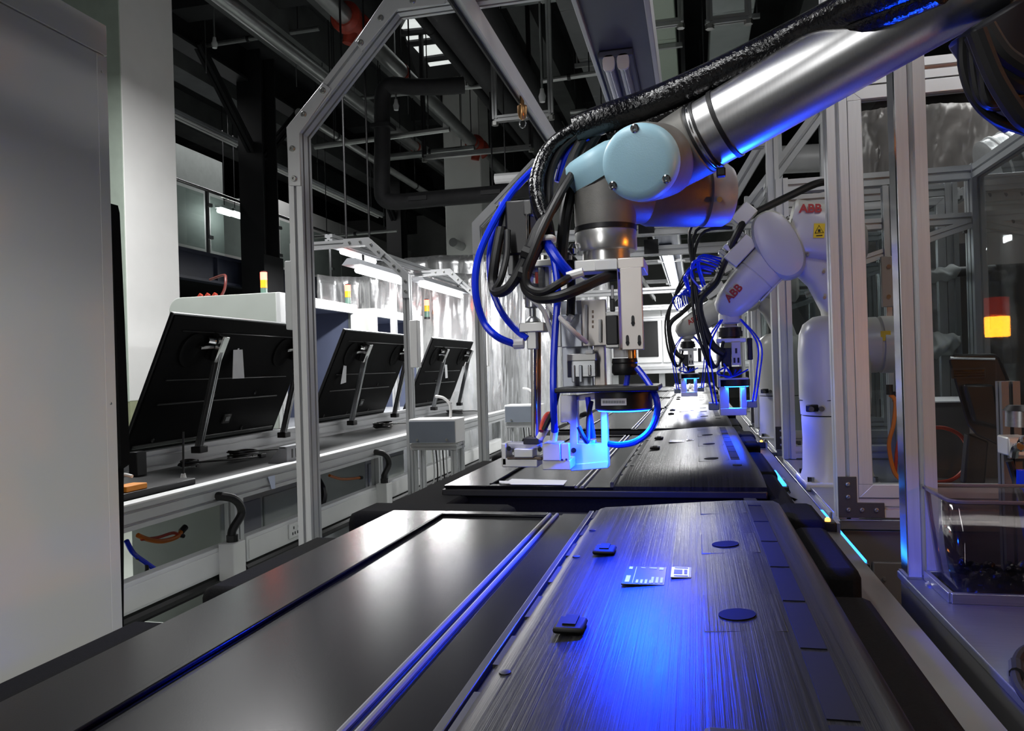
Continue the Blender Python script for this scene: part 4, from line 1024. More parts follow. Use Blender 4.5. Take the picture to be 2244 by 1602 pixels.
foil('foil_curtain', 'farther flat silver foil wall above the left line', (-4.2, 9.4, 0), (-1.0, 9.6, 0), .02, 2.6, .03, 5)

# big beige cabinet at the left edge
p = at(222, 65, X=-1.2)
t = thing('tall_cabinet', 'tall plain beige steel cabinet filling the left edge', 'cabinet', (-1.5, .5, 0))
CAB = mat('beige_cabinet_paint', (.82, .81, .77), .42, 0, .02, 3)
build('carcass', MB().bb(-1.70, -1.204, -.8, 1.412, .06, 1.905), CAB, t, bevel=.003)
build('side_sheet', MB().bb(-1.204, -1.200, -.795, 1.407, .07, 1.835), CAB, t, bevel=.001)
build('top_flange', MB().bb(-1.204, -1.1985, -.795, 1.41, 1.838, 1.903), CAB, t, bevel=.001)
build('edge_return', MB().bb(-1.2035, -1.1995, 1.382, 1.41, .07, 1.835), CAB, t)
build('plinth', MB().bb(-1.68, -1.22, -.78, 1.37, 0, .06), DGREY, t)
for z in (1.80, 1.1, .4): build('rivet', MB().lathe((-1.1995, 1.395, z), (1, 0, 0), [(0, .003), (.001, .002)], 8), BOLT, t)
bl = at(248, 640, Y=1.9)
tag(build('black_foam_strip', MB().prism([at(x, y, Y=1.62) for x, y in ((239, 445), (243, 462), (254, 700), (264, 960), (266, 1020), (252, 1030), (252, 1800), (235, 1800), (235, 900))], (0, .03, 0)), FOAM), 'narrow black strip behind the edge of the beige cabinet', 'strip')
# ================================================================== right side: robot cells
def make_cell():
    r = thing('robot_cell', '', 'machine cell', (.7, 2.65, 0), 'glazed robot cells along the right side')
    x0, x1, y0, y1 = .325, 1.06, 2.0, 3.25; zt = 1.86
    build('base_cabinet', MB().bb(x0 + .012, x1, y0 + .02, y1, .05, .735), DGREY, r, bevel=.004)
    d_ = build('cabinet_door', MB().bb(x0 + .075, x0 + .62, y0 + .012, y0 + .02, .12, .66), DGREY, r, bevel=.004)
    build('door_screw', MB().cyl((x0 + .1, y0 + .012, .62), (x0 + .1, y0 + .006, .62), .004, n=10), BOLT, d_)
    build('steel_band', MB().bb(x0 + .004, x1, y0 + .006, y1, .737, .762), STEEL, r, bevel=.002)
    build('table_top', MB().bb(x0 - .012, x1, y0 + .045, y1 + .16, .738, .75), STEEL, r, bevel=.002)
    build('skirt', MB().prism([(x0 - .012, y0 + .045, .738), (x0 - .014, y1 + .16, .738), (x0 - .055, y1 + .16, .66), (x0 - .055, y0 + .045, .66)], (.006, 0, -.006)), STEEL, r)
    a, b = .046, .06
    corner = [(x0 + a / 2, y0 + b / 2), (x1 - a / 2, y0 + b / 2), (x0 + a / 2, y1 - b / 2), (x1 - a / 2, y1 - b / 2)]
    for i, (x, y) in enumerate(corner): build('post', MB().extr((x, y, .764), (x, y, 2.17 if i == 0 else zt), a, b, (1, 0, 0)), ALU, r)
    for y in (y0 + b / 2, y1 - b / 2):
        build('top_rail', MB().extr((x0 + a, y, zt - .03), (x1 - a, y, zt - .03), .05, .05, (0, 0, 1)), ALUH, r)
        build('bottom_rail', MB().extr((x0 + a, y, .79), (x1 - a, y, .79), .045, .05, (0, 0, 1)), ALUH, r)
    for x in (x0 + a / 2, x1 - a / 2):
        if x > .6: build('top_rail', MB().extr((x, y0 + b, zt - .03), (x, y1 - b, zt - .03), .05, .04, (0, 0, 1)), ALUH, r)
    build('mid_rail', MB().extr((x0 + a, y1 - b / 2, 1.66), (x1 - a, y1 - b / 2, 1.66), .04, .04, (0, 0, 1)), ALUH, r)
    build('diagonal_brace', MB().extr((x0 + .3, y1 - .04, 1.52), (x1 - a, y1 - .04, 1.64), .035, .03, (0, 0, 1)), ALUH, r)
    # front door: mitred frame with acrylic
    dx0, dx1, dz0, dz1 = x0 + a + .001, x1 - a - .002, .815, zt - .06
    w = .032
    P = [V((dx0 + w / 2, y0 + .015, dz0 + w / 2)), V((dx1 - w / 2, y0 + .015, dz0 + w / 2)), V((dx1 - w / 2, y0 + .015, dz1 - w / 2)), V((dx0 + w / 2, y0 + .015, dz1 - w / 2))]
    dr = build('door_frame', MB().bb(dx0, dx0 + w, y0, y0 + .03, dz0 + w, dz1 - w), ALU, r, bevel=.0015)
    build('door_stile', MB().bb(dx1 - w, dx1, y0, y0 + .03, dz0 + w, dz1 - w), ALU, dr, bevel=.0015)
    for (za, zb) in ((dz0, dz0 + w), (dz1 - w, dz1)):
        build('door_rail', MB().prism([(dx0, y0, za if za == dz0 else zb), (dx1, y0, za if za == dz0 else zb), (dx1 - w, y0, zb if za == dz0 else za), (dx0 + w, y0, zb if za == dz0 else za)], (0, .03, 0)), ALUH, dr, bevel=.0015)
        for s in (0, 1):
            xx = dx0 if s == 0 else dx1 - w
            o_ = za if za == dz0 else zb; i_ = zb if za == dz0 else za
            tri = [(dx0, y0, o_), (dx0 + w, y0, i_), (dx0, y0, i_)] if s == 0 else [(dx1, y0, o_), (dx1 - w, y0, i_), (dx1, y0, i_)]
            build('mitre_corner', MB().prism(tri, (0, .03, 0)), ALU, dr)
    build('door_glass', MB().bb(dx0 + w, dx1 - w, y0 + .013, y0 + .017, dz0 + w, dz1 - w), GLASSM, dr)
    build('side_glass', MB().bb(x1 - a / 2 - .002, x1 - a / 2 + .002, y0 + b, y1 - b, .82, zt - .06), GLASSM, r)
    build('back_glass', MB().bb(x0 + a, x1 - a, y1 - .032, y1 - .028, .82, 1.63), GLASSM, r)
    # dark L-plate with five screws
    lx, lz = x0, .768
    L_ = build('corner_plate', MB().prism([(lx, y0 - .005, lz), (lx + .102, y0 - .005, lz), (lx + .102, y0 - .005, lz + .036), (lx + .042, y0 - .005, lz + .036), (lx + .042, y0 - .005, lz + .098), (lx, y0 - .005, lz + .098)], (0, .005, 0)), mat('dark_bracket', (.05, .047, .044), .5, .3), r, bevel=.001)
    for (dx, dz) in ((.022, .08), (.022, .05), (.022, .019), (.052, .019), (.084, .019)):
        build('screw', MB().lathe((lx + dx, y0 - .005, lz + dz), (0, -1, 0), [(0, .0055), (.003, .005), (.0035, .0025), (.0015, .0022), (.0015, 0)], 12, cap=False), BOLT, L_)
    for (x, y) in ((x0 + .05, y0 + .05), (x1 - .05, y0 + .05), (x0 + .05, y1 - .05), (x1 - .05, y1 - .05)): build('foot', MB().cyl((x, y, 0), (x, y, .06), .03, n=12), BLACKR, r)
    return r
cell = make_cell(); cell['label'] = 'near glazed aluminium robot cell with dark steel base cabinet'
cell2 = dup(cell, (0, 1.50, 0), 'second glazed robot cell behind the first white robot')
dup(cell, (0, 3.0, 0), 'third and farthest glazed robot cell on the right')

# ------------------------------------------------------------------ white jointed robots
def tool_small(parent, c):
    """camera and gripper head hanging from a flange at c"""
    c = V(c)
    T_ = build('tool_mount', MB().lathe(c, (0, 0, -1), [(0, .034), (.012, .034), (.012, .038), (.03, .038), (.03, .03), (.036, .03)], 24), BLACKP, parent)
    z = c.z - .036
    def bb(n, m, x0, x1, y0, y1, za, zb, bv=.0015): return build(n, MB().bb(c.x + x0, c.x + x1, c.y + y0, c.y + y1, z - zb, z - za), m, T_, bevel=bv)
    bb('top_plate', WHITE, -.045, .045, -.04, .04, 0, .012)
    bb('bracket', ALUD, .0, .028, -.045, -.035, .012, .085)
    for dx, dz in ((.014, .04), (.008, .07), (.02, .07)): bb('slot', BLACKP, dx - .003, dx + .003, -.0462, -.045, dz - .008, dz + .008, 0)
    bb('side_plate', ALUD, -.045, -.036, -.04, .04, .012, .155)
    bb('camera_body', BLACKP, -.03, .0, -.03, .03, .03, .09)
    build('lens', MB().cyl((c.x + .012, c.y, z - .09), (c.x + .012, c.y, z - .125), .02, n=18), BLACKP, T_)
    bb('ring_plate', ALUH, -.04, .05, -.05, .05, .125, .131)
    build('ring_light', MB().cyl((c.x + .008, c.y, z - .131), (c.x + .008, c.y, z - .152), .048, n=28), BLACKP, T_)
    build('ring_lens', MB().lathe((c.x + .008, c.y, z - .152), (0, 0, -1), [(0, .044), (.003, .043), (.003, .024), (0, .023)], 28, cap=False), RINGB, T_)
    bb('fork_plate', ALUD, -.040, -.012, -.03, .0, .152, .235)
    bb('fork_plate', ALUD, .026, .042, -.03, .0, .152, .235)
    bb('fork_base', ALUD, -.040, .042, -.032, .005, .222, .245)
    bb('jaw', BOXBLUE, -.075, -.042, -.02, .02, .205, .228, .003)
    bb('jaw', BOXBLUE, .044, .075, -.02, .02, .200, .222, .003)
    bb('valve', BLACKP, .05, .066, -.02, .02, .0, .07, .003)
    for k, (x, y) in enumerate(((-.06, -.03), (-.05, -.05), (.06, -.03), (.07, .0))):
        build('air_hose', MB().tube([(c.x + x * .5, c.y + y, z + .06), (c.x + x * 1.3, c.y + y - .02, z - .02), (c.x + x * 1.2, c.y + y - .02, z - .12), (c.x + x, c.y + y * .5, z - .21)], .0028, 6), BLUEH, T_)
    for k in range(4):
        a = .5 + k * 1.3
        build('air_hose', MB().tube([(c.x - .02, c.y - .045, z - .09), (c.x - .03 - .02 * math.cos(a), c.y - .06, z - .10 - .02 * math.sin(a)), (c.x + .0, c.y - .07, z - .12), (c.x + .03 + .02 * math.cos(a), c.y - .055, z - .10)], .0026, 6), BLUEH, T_)
    area('ring_light_glow', (c.x + .008, c.y, z - .158), 6.0, .085, color=(.003, .05, 1), shape='DISK', spread=2.8)
    return T_
RINGB = mat('blue_ring_led', (.02, .1, 1), .4, emit=(.01, .12, 1), estr=14)

def make_robot(Yr, xb, tipx, lab):
    r = thing('industrial_robot', lab, 'robot', (xb, Yr, .75), 'white jointed robots')
    s = lambda px, py, dy=0: None
    fp = build('foot_plate', MB().box((xb, Yr, .762), (.22, .24, .024)), ROBOT, r, bevel=.006)
    for dx in (-.09, .09):
        for dy in (-.095, .095): build('foot_bolt', MB().cyl((xb + dx, Yr + dy, .774), (xb + dx, Yr + dy, .79), .011, n=8), CHROME, fp)
    U, W_ = V((1, 0, 0)), V((0, 1, 0))
    sec = lambda z, a, b, e=2.6, dx=0: ((xb + dx, Yr, z), U * a, W_ * b, e)
    bs = build('base', MB().loft([sec(.774, .108, .105, 3.2), (sec(.80, .100, .10, 3)), sec(.90, .098, .098, 2.6), sec(.955, .1, .1, 2.5), sec(.972, .1, .1, 2.4)], 36), ROBOT, r)
    build('joint_gap', MB().cyl((xb, Yr, .970), (xb, Yr, .976), .097, n=36), BLACKP, bs)
    pc = build('connector_plate', MB().box((xb - .075, Yr - .085, 1.0), (.05, .02, .022), Matrix.Rotation(.7, 3, 'Z')), BLACKP, bs, bevel=.003)
    for k in range(2): build('connector', MB().cyl((xb - .085 + .03 * k, Yr - .09, .998), (xb - .085 + .03 * k, Yr - .108, .998), .008, n=10), DGREY, pc)
    sw = build('swivel_body', MB().loft([sec(.976, .102, .1, 2.4), sec(1.02, .104, .102, 2.4), sec(1.03, .105, .103, 2.5), sec(1.17, .105, .1, 2.7), sec(1.23, .100, .095, 2.7), sec(1.262, .088, .085, 2.5), sec(1.283, .06, .06, 2.3), sec(1.29, .02, .02, 2)], 36), ROBOT, r)
    build('joint_gap', MB().tube([V((xb + .1056 * math.cos(a), Yr + .1035 * math.sin(a), 1.022 + .03 * max(0, math.cos(a - 5.6)) ** 4)) for a in [i * math.pi / 16 for i in range(33)]], .0018, 6, 2), BLACKP, sw)
    # shoulder motor at the right
    sm = build('shoulder_motor', MB().lathe((xb + .06, Yr + .02, 1.19), (1, 0, 0), [(0, .085), (.05, .088), (.07, .088), (.072, .082), (.078, .082), (.08, .09), (.17, .088), (.19, .07)], 32), ROBOT, r)
    build('warning_sticker', MB().box((xb + .14, Yr - .064, 1.215), (.028, .002, .03)), YELLOW, sm)
    # lower arm
    la = [(xb + .045, 1.21), (xb + .018, 1.32), (xb - .025, 1.41), (xb - .085, 1.485), (xb - .125, 1.525)]
    d_ = [.062, .052, .05, .056, .06]
    secs = []
    for i, (x, z) in enumerate(la):
        a = V((la[min(i + 1, 4)][0] - la[max(i - 1, 0)][0], 0, la[min(i + 1, 4)][1] - la[max(i - 1, 0)][1])).normalized()
        secs.append(((x, Yr + .01, z), V((a.z, 0, -a.x)) * d_[i], V((0, .062, 0)), 3))
    lo = build('lower_arm', MB().loft(secs, 30), ROBOT, r)
    for z in (1.34, 1.42): build('cap_screw', MB().cyl((xb - .03, Yr - .0525, z), (xb - .03, Yr - .058, z), .005, n=8), BOLT, lo)
    # elbow shell and motor housing
    ex, ez = xb - .165, 1.51
    ax = V((.42, 0, -.91)); sd = V((.91, 0, .42))
    el = build('elbow_shell', MB().loft([((ex, Yr - .105, ez), sd * .045, ax * .085, 2.2), ((ex, Yr - .10, ez), sd * .058, ax * .105, 2.3), ((ex, Yr - .085, ez), sd * .064, ax * .112, 2.4), ((ex + .01, Yr - .02, ez), sd * .064, ax * .112, 2.4), ((ex + .02, Yr + .1, ez), sd * .06, ax * .1, 2.4)], 36), ROBOT, r)
    for (a, b) in ((.05, -.06), (.055, .0), (.035, .07)): build('screw_recess', MB().cyl(V((ex, Yr - .075, ez)) + sd * .066 + ax * b, V((ex, Yr - .075, ez)) + sd * .060 + ax * b, .006, n=10), BOLT, el)
    mh = build('motor_housing', MB().loft([((xb - .135, Yr - .02, 1.562), V((.02, 0, .01)), V((0, .05, 0)), 3), ((xb - .125, Yr - .02, 1.565), V((.02, 0, .085)), V((0, .062, 0)), 3.2), ((xb - .10, Yr - .02, 1.563), V((.0, 0, .092)), V((0, .07, 0)), 3.2), ((xb - .035, Yr - .02, 1.548), V((.0, 0, .092)), V((0, .07, 0)), 3), ((xb + .01, Yr - .02, 1.535), V((.0, 0, .085)), V((0, .068, 0)), 2.6), ((xb + .012, Yr - .02, 1.535), V((.0, 0, .078)), V((0, .062, 0)), 2.5), ((xb + .016, Yr - .02, 1.533), V((.0, 0, .078)), V((0, .062, 0)), 2.5), ((xb + .018, Yr - .02, 1.533), V((.0, 0, .084)), V((0, .067, 0)), 2.5), ((xb + .085, Yr - .02, 1.515), V((.0, 0, .075)), V((0, .06, 0)), 2.4), ((xb + .10, Yr - .02, 1.51), V((.0, 0, .05)), V((0, .04, 0)), 2.2)], 36), ROBOT, r)
    text('logo', 'ABB', (xb - .068, Yr - .092, 1.612), (1, 0, -.06), (0, .05, 1), .036, ROBRED, mh, offset=.0012)
    st = build('warning_sticker', MB().box((xb - .045, Yr - .0915, 1.543), (.032, .002, .044), Matrix.Rotation(.08, 3, 'Y')), YELLOW, mh)
    tri = [V((xb - .045 + a, Yr - .0932, 1.546 + b)) for a, b in ((-.012, -.010), (.012, -.010), (0, .013))]
    build('warning_triangle', MB().tube(tri + [tri[0]], .0012, 6, 1), BLACKP, st)
    build('warning_symbol', MB().box((xb - .045, Yr - .0932, 1.543), (.007, .0015, .008)), BLACKP, st)
    build('warning_text', MB().box((xb - .045, Yr - .0932, 1.528), (.018, .0008, .003)), BLACKP, st)
    # forearm
    e0 = V((xb - .16, Yr - .03, 1.495)); w0 = V((tipx, Yr - .03, 1.335))
    ax = (w0 - e0).normalized(); nn = V((0, 1, 0)).cross(ax); nn = nn if nn.z > 0 else -nn
    L_ = (w0 - e0).length
    fs_ = []
    for t_, a, b in ((-.02, .056, .062), (.0, .066, .068), (.45, .064, .066), (.455, .062, .064), (.465, .062, .064), (.47, .064, .066), (.85, .057, .058), (1.0, .050, .052), (1.12, .038, .042), (1.18, .018, .024)):
        fs_.append((e0 + ax * L_ * t_ - nn * .004, nn * a, V((0, b, 0)), 3.6))
    fa = build('forearm', MB().loft(fs_, 36), ROBOT, r)
    text('logo', 'ABB', e0 + ax * L_ * .86 + V((0, -.0622, 0)) + nn * .010, -ax, nn, .034, ROBRED, fa, offset=.001)
    build('arm_cover', MB().box(e0 + ax * L_ * .42 - nn * .0675 + V((0, 0, 0)), (L_ * .5, .085, .006), Matrix((ax, V((0, 1, 0)), ax.cross(V((0, 1, 0))))).transposed()), ROBOT, fa, bevel=.002)
    build('arm_sticker', MB().box(e0 + ax * L_ * .2 - nn * .071, (.03, .02, .002), Matrix((ax, V((0, 1, 0)), ax.cross(V((0, 1, 0))))).transposed()), YELLOW, fa)
    # wrist
    wz = w0.z - .035
    wr = build('wrist', MB().lathe((w0.x + .004, Yr - .03, wz + .02), (0, 0, -1), [(0, .03), (.02, .036), (.045, .036), (.05, .016), (.062, .03)], 28), ROBOT, r)
    tool_small(r, (w0.x + .004, Yr - .03, wz - .04))
    # cable dress: black hoses, valve block, blue tubes
    vb = e0 + ax * L_ * .35 + nn * .085 + V((0, -.02, 0))
    v_ = build('valve_block', MB().box(vb, (.10, .07, .05), Matrix((ax, V((0, 1, 0)), ax.cross(V((0, 1, 0))))).transposed()), ALUD, r, bevel=.003)
    for k in range(5): build('solenoid', MB().box(vb + ax * (-.04 + .02 * k) + nn * .035, (.014, .06, .03), Matrix((ax, V((0, 1, 0)), ax.cross(V((0, 1, 0))))).transposed()), WHITEP if k % 2 else STEEL, v_, bevel=.002)
    build('valve_cap', MB().box(vb - ax * .09 + nn * .07, (.07, .06, .05), Matrix((ax, V((0, 1, 0)), ax.cross(V((0, 1, 0))))).transposed()), ALUD, r, bevel=.003)
    random.seed(int(Yr * 10))
    for k in range(7):
        a = vb + ax * (.05 + .01 * k) + nn * .02
        q = [a, a + nn * (.03 + .02 * random.random()) + ax * .02 + V((-.02, -.05 * random.random(), 0)), a + ax * (.06 + .03 * random.random()) + nn * .03 + V((-.02 * random.random(), -.04, .01)), a + ax * .10 - nn * .01 + V((0, -.05 * random.random(), 0))]
        build('air_hose', MB().tube(q, .0035, 6), BLUEH, v_)
    h = build('cable_hose', MB().tube([(xb + .05, Yr + .05, 1.70), (xb - .02, Yr + .0, 1.71), (xb - .12, Yr - .02, 1.67), e0 - ax * .03 + nn * .14, vb - ax * .05 + nn * .05 + V((0, -.03, 0)), e0 + ax * L_ * .6 + nn * .10 + V((0, -.03, 0)), e0 + ax * L_ * .9 + nn * .075 + V((0, -.04, 0)), w0 + nn * .03 + V((-.07, -.05, -.02)), w0 + V((-.06, -.05, -.12)), w0 + V((-.02, -.05, -.16))], .012, 10), BLACKR, r)
    for k, dx in enumerate((-.10, -.085, -.075)):
        build('cable', MB().tube([vb - ax * .04 + nn * .07, vb + ax * .04 + nn * (.13 + .02 * k), e0 + ax * L_ + nn * .10 + V((dx * .4, -.05, 0)), w0 + V((dx, -.06, -.08 - .02 * k)), w0 + V((dx * .6, -.05, -.2)), w0 + V((-.02, -.04, -.16 + .02 * k))], .005, 8), BLACKR, h)
    return r
make_robot(2.62, .425, .108, 'near white jointed robot arm with red lettering and yellow warning sticker')
make_robot(4.12, .41, -.04, 'second white jointed robot arm reaching over the conveyor behind the first')

# ------------------------------------------------------------------ things inside and beside the cell
t = thing('monitor', 'black desktop monitor seen from behind through the cell door', 'monitor', at(2130, 1050, Y=2.45))
M_ = .0
a = at(2082, 782, Y=2.45); b = at(2182, 782, Y=2.45)
pts = [(2078, 790), (2088, 776), (2178, 775), (2190, 785), (2232, 888), (2205, 985), (2140, 955), (2118, 930)]
build('shell', MB().prism([at(x, y, Y=2.40) for x, y in pts], (.02, .05, 0)), BLACKP, t, bevel=.006)
build('vent_grille', MB().pb(2085, 808, 2160, 828, 2.392, .006), mat('vent_grey', (.03, .03, .03), .5), t)
for k in range(3): build('vent_slot', MB().pb(2090, 811 + 6 * k, 2158, 813 + 6 * k, 2.390, .003), BLACKG, t)
build('top_edge', MB().cyl(at(2082, 785, Y=2.398), at(2180, 787, Y=2.398), .004, n=8), CHROME, t)
build('back_bulge', MB().prism([at(x, y, Y=2.37) for x, y in ((2112, 842), (2180, 842), (2196, 940), (2135, 925))], (0, .03, 0)), BLACKP, t, bevel=.008)
a = at(2140, 970, Y=2.43); zb = .752
build('stand', MB().prism([at(x, y, Y=2.42) for x, y in ((2122, 950), (2168, 968), (2160, 1062), (2112, 1062))], (0, .04, 0)), BLACKP, t, bevel=.006)
c = at(2140, 1058, Y=2.45)
build('foot', MB().bb(c.x - .08, c.x + .08, 2.38, 2.55, .75, .762), BLACKP, t, bevel=.004)
t = thing('robot_controller', 'dark grey controller box with papers on top inside the cell', 'controller', (.86, 2.85, .75))
a = at(2032, 882, Y=2.72); b = at(2112, 1062, Y=2.72)
build('case', MB().bb(a.x - .02, b.x + .14, 2.72, 3.05, .75, a.z), DGREY, t, bevel=.004)
build('top_sheet', MB().bb(a.x - .02, b.x + .13, 2.70, 3.0, a.z, a.z + .004), PAPER, t)
build('label', MB().bb(b.x + .02, b.x + .06, 2.715, 2.72, a.z - .1, a.z - .05), GREY, t)
for k, (pts, Y, m, r_, lab) in enumerate([
        ([(1950, 865), (1962, 880), (1958, 930), (1948, 975), (1958, 1030), (1972, 1050)], 2.5, ORANGE, .006, 'orange cable looping down beside the robot base'),
        ([(2035, 938), (2070, 938), (2105, 955), (2122, 990), (2115, 1025), (2085, 1052), (2040, 1058)], 2.62, REDC, .006, 'red hose ring in front of the controller box'),
        ([(1962, 880), (1975, 930), (1965, 990), (1962, 1040)], 2.52, REDC, .005, 'red cable strand twisted with the orange one')]):
    q = [at(x, y, Y=Y) for x, y in pts]
    for p_ in q: p_.z = max(p_.z, .757)
    t = thing('floor_cable' if False else 'cable_loop', lab, 'cable', q[0])
    build('cable', MB().tube(q, r_, 8), m, t)
    build('connector', MB().cyl(q[0], q[0] + V((0, 0, .03)), r_ * 1.6, n=10), BLACKP, t)
# white cloth behind the glass
def cloth(pts, Y, lab, seed, amp=.02):
    random.seed(seed)
    tl, tr_, br, bl_ = [at(x, y, Y=Y) for x, y in pts]
    n_, m_ = 22, 16; vs_ = []
    for j in range(m_ + 1):
        for i in range(n_ + 1):
            u, w = i / n_, j / m_
            p = (tl * (1 - u) + tr_ * u) * (1 - w) + (bl_ * (1 - u) + br * u) * w
            p = p + V((0, amp * (math.sin(7 * u + 4 * w + seed) + .6 * math.sin(15 * u - 9 * w)) - .05 * math.sin(math.pi * w), .004 * math.sin(20 * u + seed)))
            vs_.append(p)
    W_ = n_ + 1
    o = build('white_cloth', MB().add(vs_, [[j * W_ + i, j * W_ + i + 1, (j + 1) * W_ + i + 1, (j + 1) * W_ + i] for j in range(m_) for i in range(n_)]), mat('white_cotton', (.66, .67, .66), .9), angle=70)
    md = o.modifiers.new('cloth', 'SOLIDIFY'); md.thickness = .006
    tag(o, lab, 'cloth')
cloth([(2005, 602), (2092, 578), (2095, 612), (2005, 625)], 3.44, 'rolled white cloth seen high behind the cell glass', 2, .012)
cloth([(2020, 722), (2105, 735), (2088, 775), (2005, 800)], 3.42, 'white cloth bag slung behind the monitor', 5, .016)
tag(build('cloth_bar', MB().cyl(at(1960, 606, Y=3.46), at(2180, 590, Y=3.46), .02, n=12).cyl(at(1960, 606, Y=3.46), V((at(1960, 606, Y=3.46).x, 3.46, 0)), .02, n=12).cyl(at(2180, 590, Y=3.46), V((at(2180, 590, Y=3.46).x, 3.46, 0)), .02, n=12), DGREY), 'dark bar frame behind the cell that holds the white cloth', 'rack')
# door panel to the right with paper sheets
t = thing('panel_door', 'hinged aluminium glazed door with two paper sheets at the right edge', 'door', (1.35, 3.3, 0))
Y = 3.27
pa = lambda x0, y0, x1, y1, d=.03, yy=Y: MB().pb(x0, y0, x1, y1, yy, d)
build('stile', MB().extr(at(2130, 390, Y=Y + .02), V((at(2130, 390, Y=Y).x + .0, Y + .02, .06)), .045, .04, (1, 0, 0)), ALU, t)
build('head_rail', MB().pb(2121, 385, 2420, 400, Y, .04), ALUH, t, bevel=.002)
build('stile', MB().extr((1.62, Y + .02, .06), (1.62, Y + .02, at(2130, 390, Y=Y).z), .045, .04, (1, 0, 0)), ALU, t)
build('bottom_rail', MB().bb(1.06, 1.62, Y, Y + .04, .06, .12), ALUH, t)
build('glass_pane', MB().bb(at(2143, 500, Y=Y).x, 1.6, Y + .018, Y + .022, .12, at(2200, 398, Y=Y).z), GLASSM, t)
h_ = build('hinge', MB().pb(2112, 482, 2122, 510, Y - .008, .02), DGREY, t)
for y in (484, 500): build('hinge_bolt', MB().cyl(at(2131, y, Y=Y), at(2131, y, Y=Y - .01), .008, n=10), BOLT, h_)
sh = build('metal_sheet', MB().pb(2153, 415, 2330, 500, Y + .006, .006), mat('perforated_sheet', (.42, .42, .40), .5), t, bevel=.004)
for (x, y) in ((2168, 428), (2203, 427), (2238, 425), (2219, 486)): build('hole', MB().cyl(at(x, y, Y=Y + .0055), at(x, y, Y=Y + .007), .008, n=14), DGREY, sh)
build('paper_sheet', MB().pb(2156, 504, 2330, 572, Y + .008, .003), mat('grey_paper', (.5, .51, .5), .8), t)
tag(build('grey_screen', MB().bb(1.07, 2.6, 3.62, 3.65, 0.0, 1.62), mat('slate_grey_board', (.10, .105, .105), .55, 0, .25, 3)), 'slate grey partition board behind the glazed door', 'partition')
foil('plastic_sheet', 'crumpled translucent sheeting hung above the right hand cells', (.9, 5.0, 0), (2.6, 4.7, 0), 1.65, 2.6, .05, 13, m=SHEETP)
foil('plastic_sheet', 'crumpled silver sheeting behind the second cell', (.6, 6.9, 0), (2.4, 6.7, 0), .8, 2.4, .05, 17, m=SHEETP)
t = thing('duct_drum', 'ribbed silver duct at the upper right behind the door frame', 'duct', at(2180, 340, Y=4.2))
c = at(2165, 370, Y=4.2); e = at(2260, 330, Y=4.2)
build('drum', MB().cyl(c, e, .14, n=24), FOIL, t)
for k in range(3): build('band', MB().cyl(c.lerp(e, .2 + .3 * k), c.lerp(e, .24 + .3 * k), .146, n=24), WHITE, t)
build('drop_rod', MB().cyl(c.lerp(e, .5), V((c.lerp(e, .5).x, 4.2, 6.6)), .01, n=6), GALV, t)
for k, (px, py, Y, lab) in enumerate([(1943, 620, 3.9, 'upper orange indicator box on the inner frame post')]):
    t = thing('interlock_switch', 'tall bracket with two copper screws behind the cell glass', 'switch', at(px, 670, Y=3.18))
    build('bracket', MB().pb(1930, 562, 1962, 672, 3.15, .016), mat('pinkish_steel', (.38, .34, .31), .45, .5), t, bevel=.003)
    for y in (584, 650): build('screw', MB().cyl(at(1948, y, Y=3.15), at(1948, y, Y=3.143), .008, n=10), COPPER, t)
    build('backing_post', MB().extr(V((at(1950, 600, Y=3.2).x, 3.2, .755)), V((at(1950, 600, Y=3.2).x, 3.2, 1.8)), .04, .04, (1, 0, 0)), ALU, t)
# amber signal tower beside the camera (its light falls on the fronts of the posts and mirrors in the door glass)
LA = at(2185, 738, Y=2 * 2.015 - .92); LA.y = .92
t = thing('signal_tower', 'signal tower with lit amber segment near the right hand table', 'signal lamp', (LA.x, LA.y, .8))
build('pole', MB().cyl((LA.x, LA.y, .80), (LA.x, LA.y, 1.2), .012, n=12), CHROME, t)
build('base', MB().cyl((LA.x, LA.y, .80), (LA.x, LA.y, .815), .04, n=20), BLACKP, t)
am = MB()
for k in range(9): am.lathe((LA.x, LA.y, LA.z + k * .008), (0, 0, 1), [(0, .037), (.003, .040), (.006, .040), (.008, .037)], 24)
build('amber_lens', am, mat('amber_lens_lit', (1, .45, .05), .3, emit=(1, .30, .015), estr=95), t)
rd = MB()
for k in range(8): rd.lathe((LA.x, LA.y, LA.z + .076 + k * .008), (0, 0, 1), [(0, .037), (.003, .040), (.006, .040), (.008, .037)], 24)
build('red_lens', rd, mat('red_lens_glow', (.5, .03, .02), .3, emit=(1, .05, .016), estr=2.5), t)  # unlit red segment given a glow of its own
build('cap', MB().cyl(LA + V((0, 0, .142)), LA + V((0, 0, .155)), .036, n=20), BLACKP, t)
# ------------------------------------------------------------------ near table with hopper
t = thing('side_table', 'near metal topped side table at the right edge', 'table', (.75, .85, 0))
build('top', MB().bb(.312, 1.45, -.2, 1.385, .788, .80), mat('dull_table_steel', (.17, .175, .18), .35, .7, .08, 5, stretch=(3, 60, 60)), t, bevel=.002)
build('apron', MB().bb(.316, 1.44, -.19, 1.38, .735, .788), DGREY, t, bevel=.002)
build('side_panel', MB().bb(.322, .334, -.18, 1.37, .10, .735), mat('dark_blue_panel', (.035, .04, .07), .25, .3), t)
build('panel_bead', MB().bb(.316, .322, -.18, 1.37, .66, .672), ALUH, t)
build('end_panel', MB().bb(.334, 1.44, 1.36, 1.37, .10, .735), DGREY, t)
for x in (.35, 1.40):
    for y in (-.1, 1.33): build('leg', MB().extr((x, y, 0), (x, y, .735), .04, .04, (1, 0, 0)), ALU, t)
c = at(2028, 1268, Z=.80)
